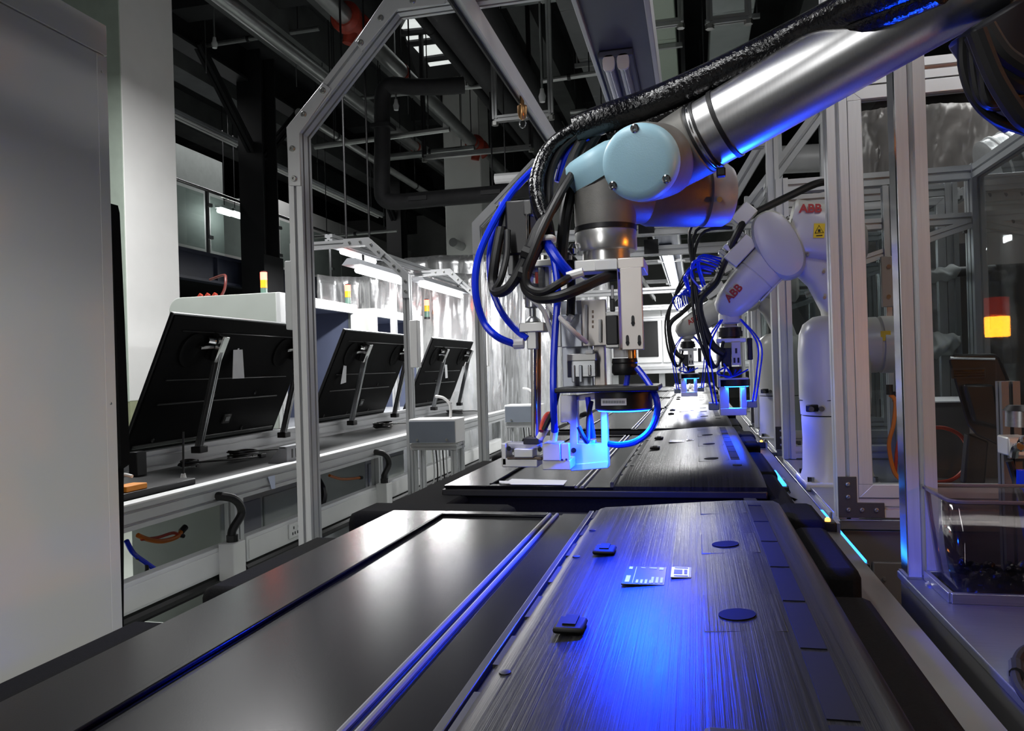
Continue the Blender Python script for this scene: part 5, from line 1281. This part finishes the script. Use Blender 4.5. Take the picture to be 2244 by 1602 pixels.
build('bolt', MB().lathe((c.x, c.y - .04, .80), (0, 0, 1), [(0, .011), (.003, .011), (.005, .008), (.003, .004)], 14), BOLT, t)
t = thing('aluminium_post', 'slotted aluminium post standing on the near side table', 'post', (.337, 1.365, .80))
build('profile', MB().extr((.341, 1.355, .80), (.341, 1.355, 2.10), .044, .042, (1, 0, 0)), ALU, t)
build('edge_strip', MB().bb(.3165, .319, 1.336, 1.374, .80, 2.1), CHROME, t)
build('base_plate', MB().bb(.314, .40, 1.33, 1.382, .80, .803), BOLT, t)
# smoked plastic hopper
t = thing('hopper', 'smoked plastic hopper with black pellets on the near side table', 'hopper', (.46, 1.18, .80))
b0 = at(2105, 1318, Z=.803)
bx0, by0 = b0.x, b0.y; bx1, by1 = bx0 + .19, by0 + .12
build('tray', MB().bb(bx0 - .012, bx1 + .02, by0 - .004, by0 + .004, .80, .815).bb(bx0 - .016, bx0 - .008, by0, by1, .80, .815).bb(bx0 - .012, bx1 + .02, by1 - .004, by1 + .004, .80, .815), STEEL, t, bevel=.001)
zt = at(2090, 1098, Y=by0).z
tx0 = at(2090, 1098, Y=by0).x
corn = lambda x0, x1, y0, y1, z, rr: [V((cx + rr * math.cos(a), cy + rr * math.sin(a), z)) for (cx, cy, st_) in ((x1 - rr, y1 - rr, 0), (x0 + rr, y1 - rr, 1), (x0 + rr, y0 + rr, 2), (x1 - rr, y0 + rr, 3)) for a in [st_ * math.pi / 2 + i * math.pi / 12 for i in range(7)]]
lo_, hi_ = corn(bx0, bx1, by0 + .004, by1 - .004, .805, .012), corn(tx0 - .006, bx1 + .03, by0 - .012, by1 + .022, zt, .022)
n_ = len(lo_)
wall = MB().add(lo_ + hi_, [[i, (i + 1) % n_, n_ + (i + 1) % n_, n_ + i] for i in range(n_)] + [list(range(n_))[::-1]])
o = build('bin', wall, SMOKE, t)
md = o.modifiers.new('wall', 'SOLIDIFY'); md.thickness = .0025
build('rim', MB().tube(hi_ + [hi_[0]], .003, 6, 1), mat('smoked_rim', (.10, .08, .08), .2), t)
random.seed(3); mb = MB()
for k in range(150):
    p = V((random.uniform(bx0 + .012, bx1 - .01), random.uniform(by0 + .014, by1 - .014), .808 + random.random() ** 2 * .03))
    mb.lathe(p, (random.uniform(-1, 1), random.uniform(-1, 1), random.uniform(-.2, 1)), [(0, .006), (.004, .008), (.008, .006), (.012, .003)], 7)
o = build('pellets', mb, BLACKG, t); o['kind'] = 'stuff'
# pneumatic fittings at the right edge
t = thing('air_regulator', 'silver air regulator with blue hose at the right edge', 'regulator', at(2225, 960, Y=1.5))
Y = 1.5
build('body', MB().pb(2208, 958, 2260, 1000, Y, .05), ALUD, t, bevel=.003)
build('gauge', MB().cyl(at(2235, 935, Y=Y), at(2235, 900, Y=Y), .022, n=18), STEEL, t)
build('gauge_cap', MB().cyl(at(2235, 900, Y=Y), at(2235, 888, Y=Y), .026, .018, n=18), BLACKP, t)
for (x, y) in ((2222, 1000), (2236, 985)): build('elbow_fitting', MB().tube([at(x, y, Y=Y - .01), at(x + 4, y - 18, Y=Y - .02), at(x + 14, y - 22, Y=Y - .03)], .007, 8), CHROME, t)
build('hose', MB().tube([at(2240, 1030, Y=Y - .01), at(2242, 1100, Y=Y - .01), at(2260, 1200, Y=Y - .02)], .009, 8), BLUEH, t)
build('mount_post', MB().extr(V((at(2252, 980, Y=Y).x, Y + .08, .0)), V((at(2252, 980, Y=Y).x, Y + .08, 1.1)), .03, .03, (1, 0, 0)), DGREY, t)
build('mount_plate', MB().pb(2212, 955, 2262, 1005, Y + .05, .012), STEEL, t)
build('cable', MB().tube([at(2212, 1010, Y=Y), at(2228, 1060, Y=Y), at(2244, 1110, Y=Y - .05)], .006, 8), BLACKR, t)
t = thing('black_cable', 'black cable curving on the near table at the lower right edge', 'cable', at(2232, 1480, Z=.806))
build('cable', MB().tube([at(x, y, Z=.806) for x, y in ((2262, 1415), (2236, 1432), (2224, 1462), (2232, 1505), (2262, 1545))], .005, 8), BLACKR, t)
build('sleeve', MB().cyl(at(2226, 1455, Z=.806), at(2228, 1478, Z=.806), .0075, n=10), BLACKP, t)
for k, (px, m, lab) in enumerate([(2168, WHITEP, 'white small part on the far table under the monitor'), (2190, mat('yellow_part', (.8, .6, .05), .5), 'yellow small part on the far table under the monitor'), (2180, mat('blue_part', (.05, .1, .6), .5), 'blue small part on the far table under the monitor')]):
    p = at(px, 1046 - 8 * k, Y=2.9); p.z = .75
    tag(build('small_part', MB().lathe(p, (0, 0, 1), [(0, .018), (.015, .018), (.02, .012), (.035, .012), (.036, .008)], 14), m), lab, 'part')
# ================================================================== big grey collaborative arm with gripper and camera head
UR = thing('industrial_robot', 'large grey and silver robot arm with pale blue joint caps crossing the upper right', 'robot', (1.38, .3, .8))
dpt = lambda x, y, D: at(x, y, D=D)
q0, q1 = dpt(1462, 346, 1.10), dpt(1887, 99, .955)
axis = (q1 - q0).normalized(); q2 = q0 + axis * .62
R_ = .0475
fa = build('forearm_tube', MB().cyl(q0 + axis * .055, q2, R_, n=64), URTUBE, UR)
build('tube_collar', MB().lathe(q0 - axis * .0, axis, [(-.02, .044), (.0, .049), (.05, .0505), (.052, .049)], 48), URGREY, UR)
for (d0, d1, rr, m) in ((.052, .056, .0495, BLACKP), (.058, .060, .0492, CHROME), (.062, .066, .0495, BLACKP)):
    build('seal_ring', MB().cyl(q0 + axis * d0, q0 + axis * d1, rr, n=48), m, fa)
build('cable_tie', MB().cyl(q0 + axis * .088, q0 + axis * .094, .0495, n=48), BLACKR, fa)
tp_ = dpt(1580, 378, 1.055)
build('tie_head', MB().box(tp_, (.012, .014, .012)), BLACKR, fa, bevel=.002)
build('cable_tie', MB().cyl(q0 + axis * .50, q0 + axis * .507, .0495, n=48), BLACKR, fa)
# wrist joint with the big pale blue cap facing the camera
c0, c1 = dpt(1397, 357, .965), dpt(1470, 352, 1.155)
ca = (c1 - c0).normalized()
jw = build('wrist_joint', MB().lathe(c0, ca, [(.022, .047), (.03, .05), (.10, .051), (.15, .05), (.165, .046)], 56), URGREY, UR)
cap = build('joint_cap', MB().lathe(c0, ca, [(.0, .001), (.0, .034), (.0015, .040), (.005, .0450), (.010, .0475), (.018, .0485), (.026, .0485)], 56), URBLUE, UR)
u_ = V((0, 0, 1)); u_ = (u_ - u_.dot(ca) * ca).normalized(); w_ = ca.cross(u_)
for a in (90, 215, 325):
    # recessed screw seats on the cap rim
    pd = u_ * math.sin(math.radians(a)) + w_ * math.cos(math.radians(a))
    if (ROT.transposed() @ w_).x < 0: pd = u_ * math.sin(math.radians(a)) - w_ * math.cos(math.radians(a))
    p = c0 + pd * .0415
    build('screw', MB().lathe(p + ca * .006, -ca, [(0, .0055), (.006, .0055), (.0072, .004), (.0072, .0022), (.004, .002), (.004, 0)], 14, cap=False), CHROME, cap)
# second wrist housing, behind, lying crosswise
h0, h1 = dpt(1405, 425, 1.155), dpt(1612, 428, 1.17)
ha = (h1 - h0).normalized()
wh = build('wrist_housing', MB().lathe(h0, ha, [(0, .044), (.01, .048), (.085, .048), (.088, .046), (.092, .046), (.095, .048)], 48), URGREY, UR)
build('joint_cap', MB().lathe(h0, ha, [(.095, .048), (.125, .047), (.133, .042), (.137, .03), (.138, .0)], 48), mat('cap_grey_blue', (.36, .42, .46), .45), UR)
build('screw', MB().cyl(dpt(1577, 437, 1.12), dpt(1577, 437, 1.11), .004, n=10), COPPER, wh)
# elbow down to the tool flange
e_t, e_b = dpt(1322, 372, 1.115), dpt(1327, 498, 1.125)
dn = V((0, 0, -1))
top = V((e_b.x, e_b.y, e_t.z))
ew = build('wrist_elbow', MB().lathe(V((top.x, top.y, e_b.z)), (0, 0, 1), [(0, .0435), (.01, .0445), (.05, .0445), (.07, .0455), (top.z - e_b.z, .0455), (top.z - e_b.z + .012, .041), (top.z - e_b.z + .016, .03)], 48), URGREY, UR)
build('elbow_bridge', MB().cyl(top + V((0, 0, -.035)), h0.lerp(h1, .12), .043, n=40), URGREY, UR)
cd = V((-.45, -.25, .86)).normalized()
ct = top + V((-.004, 0, -.008))
build('joint_cap', MB().lathe(ct, cd, [(.0, .047), (.018, .0475), (.030, .0455), (.038, .039), (.041, .030), (.042, 0)], 48), URBLUE, UR)
build('cap_edge', MB().lathe(ct, cd, [(-.003, .0478), (.0, .0478)], 48), BLACKP, UR)
fz = e_b.z
fl = build('flange', MB().lathe((top.x, top.y, fz), dn, [(0, .0450), (.007, .0450)], 48), BLACKP, UR)
a1 = at(1327, 553, Y=top.y).z; a2 = at(1327, 575, Y=top.y).z
build('flange_ring', MB().lathe((top.x, top.y, fz - .007), dn, [(0, .0435), (.002, .0445), (fz - .007 - a1 - .003, .0445), (fz - .007 - a1, .043), (fz - .007 - a1, .034), (fz - .007 - a2, .034)], 48), mat('turned_aluminium', (.72, .72, .70), .28, .85), fl)
# elbow and upper arm leaving the picture at the upper right
el = q2
build('elbow_joint', MB().lathe(el + V((0, -.075, 0)) , (0, 1, 0), [(0, .05), (.01, .062), (.10, .064), (.15, .062), (.16, .05)], 48), mat('dark_elbow', (.02, .022, .03), .45), UR)
build('elbow_cap', MB().lathe(el + V((0, -.075, 0)), (0, -1, 0), [(0, .058), (.015, .056), (.022, .045), (.024, 0)], 40), mat('dark_elbow', (.02, .022, .03), .45), UR)
sh = V((1.38, .30, 1.62))
build('upper_arm_tube', MB().cyl(el + V((0, .11, 0)), sh + V((0, .02, .12)), .058, n=40), URTUBE, UR)
build('shoulder', MB().lathe(sh + V((0, -.08, .12)), (0, 1, 0), [(0, .06), (.012, .075), (.19, .075), (.2, .06)], 40), URGREY, UR)
build('base_joint', MB().cyl(sh + V((0, .02, .08)), sh + V((0, .02, -.08)), .075, n=40), URGREY, UR)
build('pedestal', MB().bb(sh.x - .08, sh.x + .08, sh.y - .06, sh.y + .10, .80, sh.z - .08), DGREY, UR, bevel=.006)

# ---------------- tool head (thing > tool part > pieces)
YT = top.y
tool = build('tool_plate', MB().pb(1258, 571, 1352, 592, YT - .045, .10), ALUD, UR, bevel=.0015)
def tb(n, m, x0, y0, x1, y1, Y, d, bv=.0012): return build(n, MB().pb(x0, y0, x1, y1, Y, d), m, tool, bevel=bv)
tb('white_block', WHITE, 1303, 570, 1353, 590, YT - .048, .03)
tb('bracket_head', BEIGE, 1353, 566, 1411, 586, YT - .05, .10)
tb('camera_bracket', BEIGE, 1358, 586, 1411, 766, YT - .05, .010)
tb('bracket_flange', ALUD, 1352, 586, 1358, 766, YT - .05, .05)
for (x, y) in ((1387, 703), (1375, 746), (1401, 746)):
    s_ = build('slot', MB().loft([(at(x, y, Y=YT - .0506), V((.0022, 0, 0)), V((0, 0, .0075)), 3), (at(x, y, Y=YT - .048), V((.0022, 0, 0)), V((0, 0, .0075)), 3)], 16), BLACKP, tool)
    build('slot_screw', MB().cyl(at(x, y + 5, Y=YT - .0515), at(x, y + 5, Y=YT - .049), .0026, n=10), CHROME, tool)
tb('camera_frame', ALUD, 1327, 684, 1356, 692, YT - .045, .05)
tb('camera_body', BLACKP, 1327, 692, 1354, 755, YT - .046, .055)
tb('camera_back', ALUD, 1327, 755, 1356, 762, YT - .045, .05)
tb('camera_plug', WHITEP, 1338, 625, 1345, 655, YT - .03, .006)
tb('camera_plug_base', BLACKP, 1336, 655, 1347, 682, YT - .03, .01)
lc = at(1368, 765, Y=YT - .015)
def lz(y): return at(1368, y, Y=YT - .015).z
build('lens_mount', MB().lathe((lc.x, lc.y, lz(762)), dn, [(0, .0155), (lz(762) - lz(783), .0155)], 32), WHITEP, tool)
ln = [(0, .0175), (.006, .0185), (.008, .0175), (.012, .0185), (lz(785) - lz(822) - .004, .0185), (lz(785) - lz(822), .016)]
build('lens', MB().lathe((lc.x, lc.y, lz(785)), dn, ln, 32), BLACKP, tool)
build('lens_screw', MB().cyl((lc.x + .012, lc.y - .012, lz(765)), (lc.x + .012, lc.y - .012, lz(786)), .006, n=12), COPPER, tool)
# light plate and ring lamp
RP = [at(x, y, Z=at(1330, 850, Y=YT - .02).z) for x, y in ((1222, 858), (1445, 852))]
zr = at(1330, 846, Y=YT - .04).z; zr2 = at(1330, 857, Y=YT - .04).z
xa, xb_ = at(1222, 850, Y=YT - .06).x, at(1446, 850, Y=YT - .04).x
build('light_plate', MB().bb(xa, xb_, YT - .088, YT + .05, zr2, zr), BLACKP, tool, bevel=.002)
rc = at(1367, 875, Y=YT - .03); rr_ = (at(1430, 875, Y=YT - .03).x - at(1305, 875, Y=YT - .03).x) / 2
zb_ = at(1367, 899, Y=YT - .055).z
ring = build('ring_lamp', MB().lathe((rc.x, YT - .035, zr2), dn, [(0, rr_), (.003, rr_), (zr2 - zb_ - .002, rr_), (zr2 - zb_, rr_ - .002), (zr2 - zb_, rr_ * .45), (.004, rr_ * .42)], 48, cap=False), BLACKP, tool)
build('ring_lens', MB().lathe((rc.x, YT - .035, zb_ - .0004), dn, [(0, rr_ * .92), (.0015, rr_ * .88), (.0015, rr_ * .52), (0, rr_ * .48)], 48, cap=False), RINGB, tool)
area('ring_lamp_glow', (rc.x, YT - .035, zb_ - .003), 15.0, rr_ * 1.8, color=(.001, .03, 1), shape='DISK', spread=2.8)
lbl = MB().pb(1317, 874, 1373, 888, YT - .035 - rr_ - .0012, .0010)
build('barcode_label', lbl, PAPER, tool)
for k in range(14):
    x = 1321 + k * 3.5
    build('barcode_bar', MB().pb(x, 878, x + 1.6, 884, YT - .035 - rr_ - .0018, .0005), BLACKP, tool, smooth=False)
# main spine plates
tb('spine_plate', mat('spine_aluminium', (.52, .55, .60), .4, .5), 1228, 660, 1300, 848, YT + .012, .012)
tb('spine_rail', BEIGE, 1298, 664, 1327, 845, YT + .0, .02)
tb('upper_plate', BEIGE, 1274, 658, 1330, 757, YT - .018, .010)
for (x, y0, y1) in ((1284, 668, 745), (1315, 700, 750)): build('sensor_rod', MB().cyl(at(x, y0, Y=YT - .022), at(x, y1, Y=YT - .022), .0022, n=8), WHITEP, tool)
for k in range(4): tb('engraved_mark', mat('engraving', (.3, .22, .16), .5), 1297, 680 + k * 11, 1301, 686 + k * 11, YT - .0185, .001, 0)
tb('knuckle_plate', mat('spine_aluminium', (.52, .55, .60), .4, .5), 1228, 690, 1276, 760, YT - .012, .012)
vb_ = tb('pneumatic_cylinder', ALUD, 1242, 776, 1306, 790, YT - .02, .03)
tb('pneumatic_body', STEEL, 1242, 790, 1306, 826, YT - .018, .026)
tb('pneumatic_stripe', CHROME, 1288, 800, 1296, 824, YT - .0195, .004)
tb('fitting', WHITEP, 1282, 766, 1300, 776, YT - .022, .012)
for x in (1252, 1268): tb('rod_end', mat('spine_aluminium', (.52, .55, .60), .4, .5), x, 800, x + 8, 838, YT - .022, .006)
# fork lit by the ring lamp
FY = YT + .008
F = lambda pts, n, m, Y=FY, d=.022: build(n, MB().prism([at(x, y, Y=Y) for x, y in pts], (0, d, 0)), m, tool, bevel=.001)
F([(1228, 866), (1264, 866), (1266, 972), (1318, 972), (1316, 893), (1329, 893), (1333, 1020), (1252, 1029), (1248, 1010), (1249, 930), (1244, 925), (1228, 926)], 'fork_plate', ALUD)
F([(1252, 1018), (1332, 1010), (1332, 1026), (1250, 1033)], 'fork_lip', ALUD, FY - .004, .03)
F([(1264, 866), (1304, 861), (1304, 875), (1264, 878)], 'fork_head', BEIGE, FY + .002, .02)
F([(1266, 965), (1304, 965), (1304, 972), (1266, 972)], 'fork_inner', BEIGE, FY + .004, .018)
build('fork_screw', MB().cyl(at(1257, 987, Y=FY - .0005), at(1257, 987, Y=FY - .003), .004, n=12), CHROME, tool)
# gripper slide at the left foot
tb('gripper_base', ALUD, 1100, 1004, 1178, 1024, YT - .03, .04)
tb('gripper_base_front', ALUD, 1188, 1008, 1250, 1030, YT - .04, .05)
tb('gripper_end', ALUD, 1098, 972, 1110, 1020, YT - .03, .04)
tb('gripper_slide', mat('slide_lilac', (.45, .45, .55), .4, .4), 1110, 972, 1180, 984, YT - .02, .03)
tb('gripper_jaw', ALUD, 1126, 984, 1168, 1003, YT - .034, .03)
tb('gripper_rail', mat('dark_copper', (.12, .09, .07), .4, .6), 1110, 1002, 1188, 1009, YT - .03, .03)
tb('gripper_cap', BLACKP, 1146, 960, 1182, 974, YT - .03, .03)
tb('gripper_body', ALUD, 1188, 972, 1228, 1010, YT - .045, .04)
tb('gripper_tab', ALUD, 1228, 972, 1248, 1014, YT - .04, .012)
for (x, y) in ((1232, 1008), (1241, 1007)): build('tab_hole', MB().cyl(at(x, y, Y=YT - .041), at(x, y, Y=YT - .0395), .0016, n=8), BLACKP, tool)
for (x, y) in ((1115, 983), (1183, 985), (1224, 1008)): build('grip_screw', MB().cyl(at(x, y, Y=YT - .036), at(x, y, Y=YT - .030), .0035, n=10), CHROME, tool)
for (x0, y0, x1, y1) in ((1182, 962, 1196, 938), (1212, 966, 1216, 938)): build('hose_fitting', MB().cyl(at(x0, y0, Y=YT - .045), at(x1, y1, Y=YT - .045), .0055, n=12), WHITEP, tool)
# vertical actuator at the left
build('piston_rod', MB().cyl(at(1170, 724, Y=YT - .02), at(1172, 966, Y=YT - .02), .0050, n=20), CHROME, tool)
build('guide_rod', MB().cyl(at(1181, 728, Y=YT - .012), at(1181, 960, Y=YT - .012), .0032, n=14), COPPER, tool)
tb('slide_block', ALUD, 1137, 708, 1192, 726, YT - .035, .04)
tb('slide_clamp', ALUD, 1154, 726, 1176, 765, YT - .03, .03)
build('bush', MB().lathe(at(1168, 706, Y=YT - .02), (0, 0, 1), [(0, .012), (.004, .010), (.008, .005), (.02, .005), (.022, .011), (.055, .011), (.056, .008)], 24), STEEL, tool)
tb('actuator_body', ALUD, 1144, 600, 1162, 655, YT - .02, .03)
tb('actuator_column', ALUD, 1165, 570, 1210, 582, YT - .03, .05)
tb('actuator_guide', STEEL, 1178, 582, 1192, 640, YT - .025, .03)
tb('actuator_rail', ALUD, 1192, 582, 1206, 700, YT - .02, .02)
tb('red_sensor', mat('sensor_red', (.35, .03, .02), .4), 1172, 596, 1182, 622, YT - .022, .015)
tb('motor_seat', mat('gunmetal', (.10, .10, .10), .4, .5), 1112, 556, 1166, 600, YT - .03, .05)
mt = tb('servo_motor', BLACKP, 1106, 440, 1164, 556, YT - .035, .06, .003)
tb('motor_plug', BLACKP, 1086, 448, 1112, 500, YT - .03, .04, .003)
tb('motor_lug', mat('lug_grey', (.08, .08, .08), .4), 1146, 438, 1166, 470, YT - .04, .02, .002)
build('motor_rod', MB().cyl(at(1155, 470, Y=YT - .04), at(1156, 560, Y=YT - .04), .0022, n=8), CHROME, tool)
for (x, y, r) in ((1190, 538, .009), (1258, 546, .009)): build('ball_plunger', MB().lathe(at(x, y, Y=YT - .02), (0, 0, 1), [(-r, .001), (-r * .8, r * .6), (0, r), (r * .8, r * .6), (r, .001)], 18), CHROME, tool)
for x in (1190, 1245): build('bolt', MB().cyl(at(x, 570, Y=YT - .01), at(x, 560, Y=YT - .01), .006, n=10), BOLT, tool)
build('tool_side_plate', MB().pb(1206, 690, 1230, 760, YT + .0, .01), ALUD, tool, bevel=.001)
# hoses and cables
def hose(name, pts, r, m, n=10):
    P = []
    for q in pts:
        P.append(at(q[0], q[1], Y=YT - .05 + (q[2] if len(q) > 2 else 0)))
    return build(name, MB().tube(P, r, n, 8), m, UR)
hose('blue_hose', [(1290, 300, .05), (1235, 330, .06), (1170, 372, .05), (1120, 425, .03), (1075, 500, .0), (1047, 570, -.01), (1042, 640, -.01), (1060, 705, 0), (1090, 738, 0), (1128, 754, .02)], .0052, BLUEH)
hose('blue_hose', [(1100, 445, .03), (1085, 500, .02), (1073, 560, .01), (1078, 630, .01), (1100, 685, .01), (1130, 722, .02), (1155, 742, .02)], .0048, BLUEH)
hose('blue_hose', [(1190, 512, -.01), (1206, 545, -.02), (1230, 580, -.02), (1252, 604, -.01)], .0075, BLUEH)
hose('blue_hose', [(1196, 522, -.01), (1214, 570, -.02), (1222, 640, -.02), (1217, 720, -.02), (1213, 800, -.02), (1213, 880, -.02), (1215, 945, .0)], .0050, BLUEH)
hose('blue_hose', [(1396, 806, .02), (1418, 835, .01), (1437, 870, 0), (1440, 905, 0), (1425, 942, 0), (1395, 967, 0), (1360, 975, .01), (1335, 973, .02)], .0045, BLUEH)
hose('blue_hose', [(1376, 818, .03), (1372, 846, .03)], .004, BLUEH)
hose('blue_hose', [(1288, 870, .06), (1292, 905, .06), (1300, 960, .06)], .004, BLUEH)
hose('blue_hose', [(1310, 285, .05), (1270, 310, .06), (1240, 350, .06), (1225, 400, .06)], .0075, BLUEH)
hose('white_sleeve', [(1126, 753, .02), (1148, 752, .02)], .008, WHITEP)
hose('white_tube', [(1165, 655, .0), (1190, 680, -.02), (1205, 720, -.02), (1214, 748, -.01)], .0035, WHITEP)
hose('white_tube', [(1200, 668, .0), (1225, 695, -.02), (1255, 725, -.02), (1285, 750, .01)], .0035, WHITEP)
hose('white_sleeve', [(1243, 606, -.02), (1278, 596, -.02)], .0065, WHITEP)
hose('tie_wrap', [(1186, 522, -.025), (1208, 520, -.025), (1214, 526, -.02)], .004, WHITEP)
bundle = [(2060, -70, -.18), (1880, 10, -.10), (1760, 70, -.03), (1640, 130, .0), (1530, 182, .03), (1420, 228, .05), (1330, 258, .05), (1260, 285, .05), (1205, 325, .04), (1178, 385, .02), (1178, 440, 0), (1195, 490, -.01), (1200, 520, -.01)]
build('cable_bundle', MB().tube([at(x, y, Y=YT - .05 + d) for x, y, d in bundle[:8]], .021, 14, 8), BLACKG, UR)
build('cable_bundle', MB().tube([at(x, y + 40, Y=YT - .03 + d) for x, y, d in bundle[:7]], .019, 14, 8), BLACKG, UR)
build('cable_bundle', MB().tube([at(x, y, Y=YT - .05 + d) for x, y, d in bundle[6:]], .011, 12, 8), BLACKG, UR)
hose('black_cable', [(1290, 280, .05), (1235, 320, .05), (1205, 380, .04), (1200, 450, .02), (1190, 520, -.01), (1165, 570, -.03), (1150, 620, -.03), (1172, 650, -.04), (1215, 652, -.05), (1265, 635, -.04), (1320, 610, .0), (1352, 604, .02)], .0075, BLACKR)
hose('black_cable', [(1300, 270, .05), (1262, 330, .05), (1240, 390, .03), (1215, 450, .0), (1180, 500, -.02), (1160, 545, -.03), (1140, 590, -.03), (1115, 630, -.03), (1090, 640, -.02), (1080, 620, 0), (1085, 570, .0), (1098, 500, .01)], .0075, BLACKR)
hose('black_cable', [(1255, 380, .02), (1225, 430, -.01), (1190, 500, -.03), (1165, 560, -.04), (1152, 600, -.04), (1160, 630, -.04), (1190, 640, -.05), (1225, 622, -.05), (1245, 610, -.03)], .006, BLACKR)
hose('black_cable', [(1112, 505, .0), (1110, 560, -.01), (1098, 610, -.02), (1086, 636, -.02), (1120, 628, -.03), (1150, 590, -.03)], .005, BLACKR)
hose('black_cable', [(1330, 255, .05), (1290, 320, .06), (1262, 380, .05), (1240, 470, .03), (1230, 560, .02), (1226, 620, .0)], .009, BLACKR)
hose('black_cable', [(1250, 590, .03), (1252, 640, .03), (1250, 690, .02)], .0065, BLACKR)
hose('white_collar', [(1245, 694, .02), (1255, 700, .02)], .006, WHITEP)
hose('black_cable', [(1222, 860, .0), (1212, 900, -.01), (1200, 925, -.01), (1192, 942, -.01)], .0038, BLACKR)
hose('red_cable', [(1212, 910, .01), (1200, 908, .01), (1190, 925, .0), (1186, 945, -.01)], .0035, REDC)
hose('black_cable', [(1296, 880, .06), (1290, 915, .05), (1288, 965, .04), (1280, 960, .03), (1268, 935, .03)], .0035, BLACKR)
hose('black_cable', [(1218, 560, .05), (1245, 565, .05), (1268, 590, .05), (1300, 600, .05), (1345, 598, .05)], .008, BLACKR)
for (x, y) in ((1154, 553), (1147, 598)): hose('cable_tie', [(x - 8, y - 2, -.035), (x + 8, y + 4, -.035)], .010, BLACKR, 8)
# cables at the elbow, upper right
for k, pts in enumerate([[(2110, 85), (2112, 150), (2135, 215), (2180, 260), (2260, 290)], [(2130, 90), (2135, 160), (2150, 215), (2190, 232), (2260, 200)], [(2125, 80), (2150, 140), (2160, 205), (2180, 225), (2260, 190)], [(2150, 70), (2180, 130), (2220, 175), (2260, 190)], [(2160, 60), (2200, 120), (2260, 160)], [(2140, 70), (2180, 170), (2230, 250), (2260, 275)]]):
    build('elbow_cable', MB().tube([at(x, y, D=.86 - .01 * k) for x, y in pts], .010 if k in (3, 4, 5) else .006, 10, 8), BLACKR, UR)
# dark clamp mass below the elbow
build('elbow_clamp', MB().prism([at(x, y, D=.84) for x, y in ((2125, 60), (2260, -20), (2260, 270), (2225, 240), (2190, 150))], ROT @ V((0, 0, -.05))), mat('dark_elbow', (.02, .022, .03), .45), UR, bevel=.006)
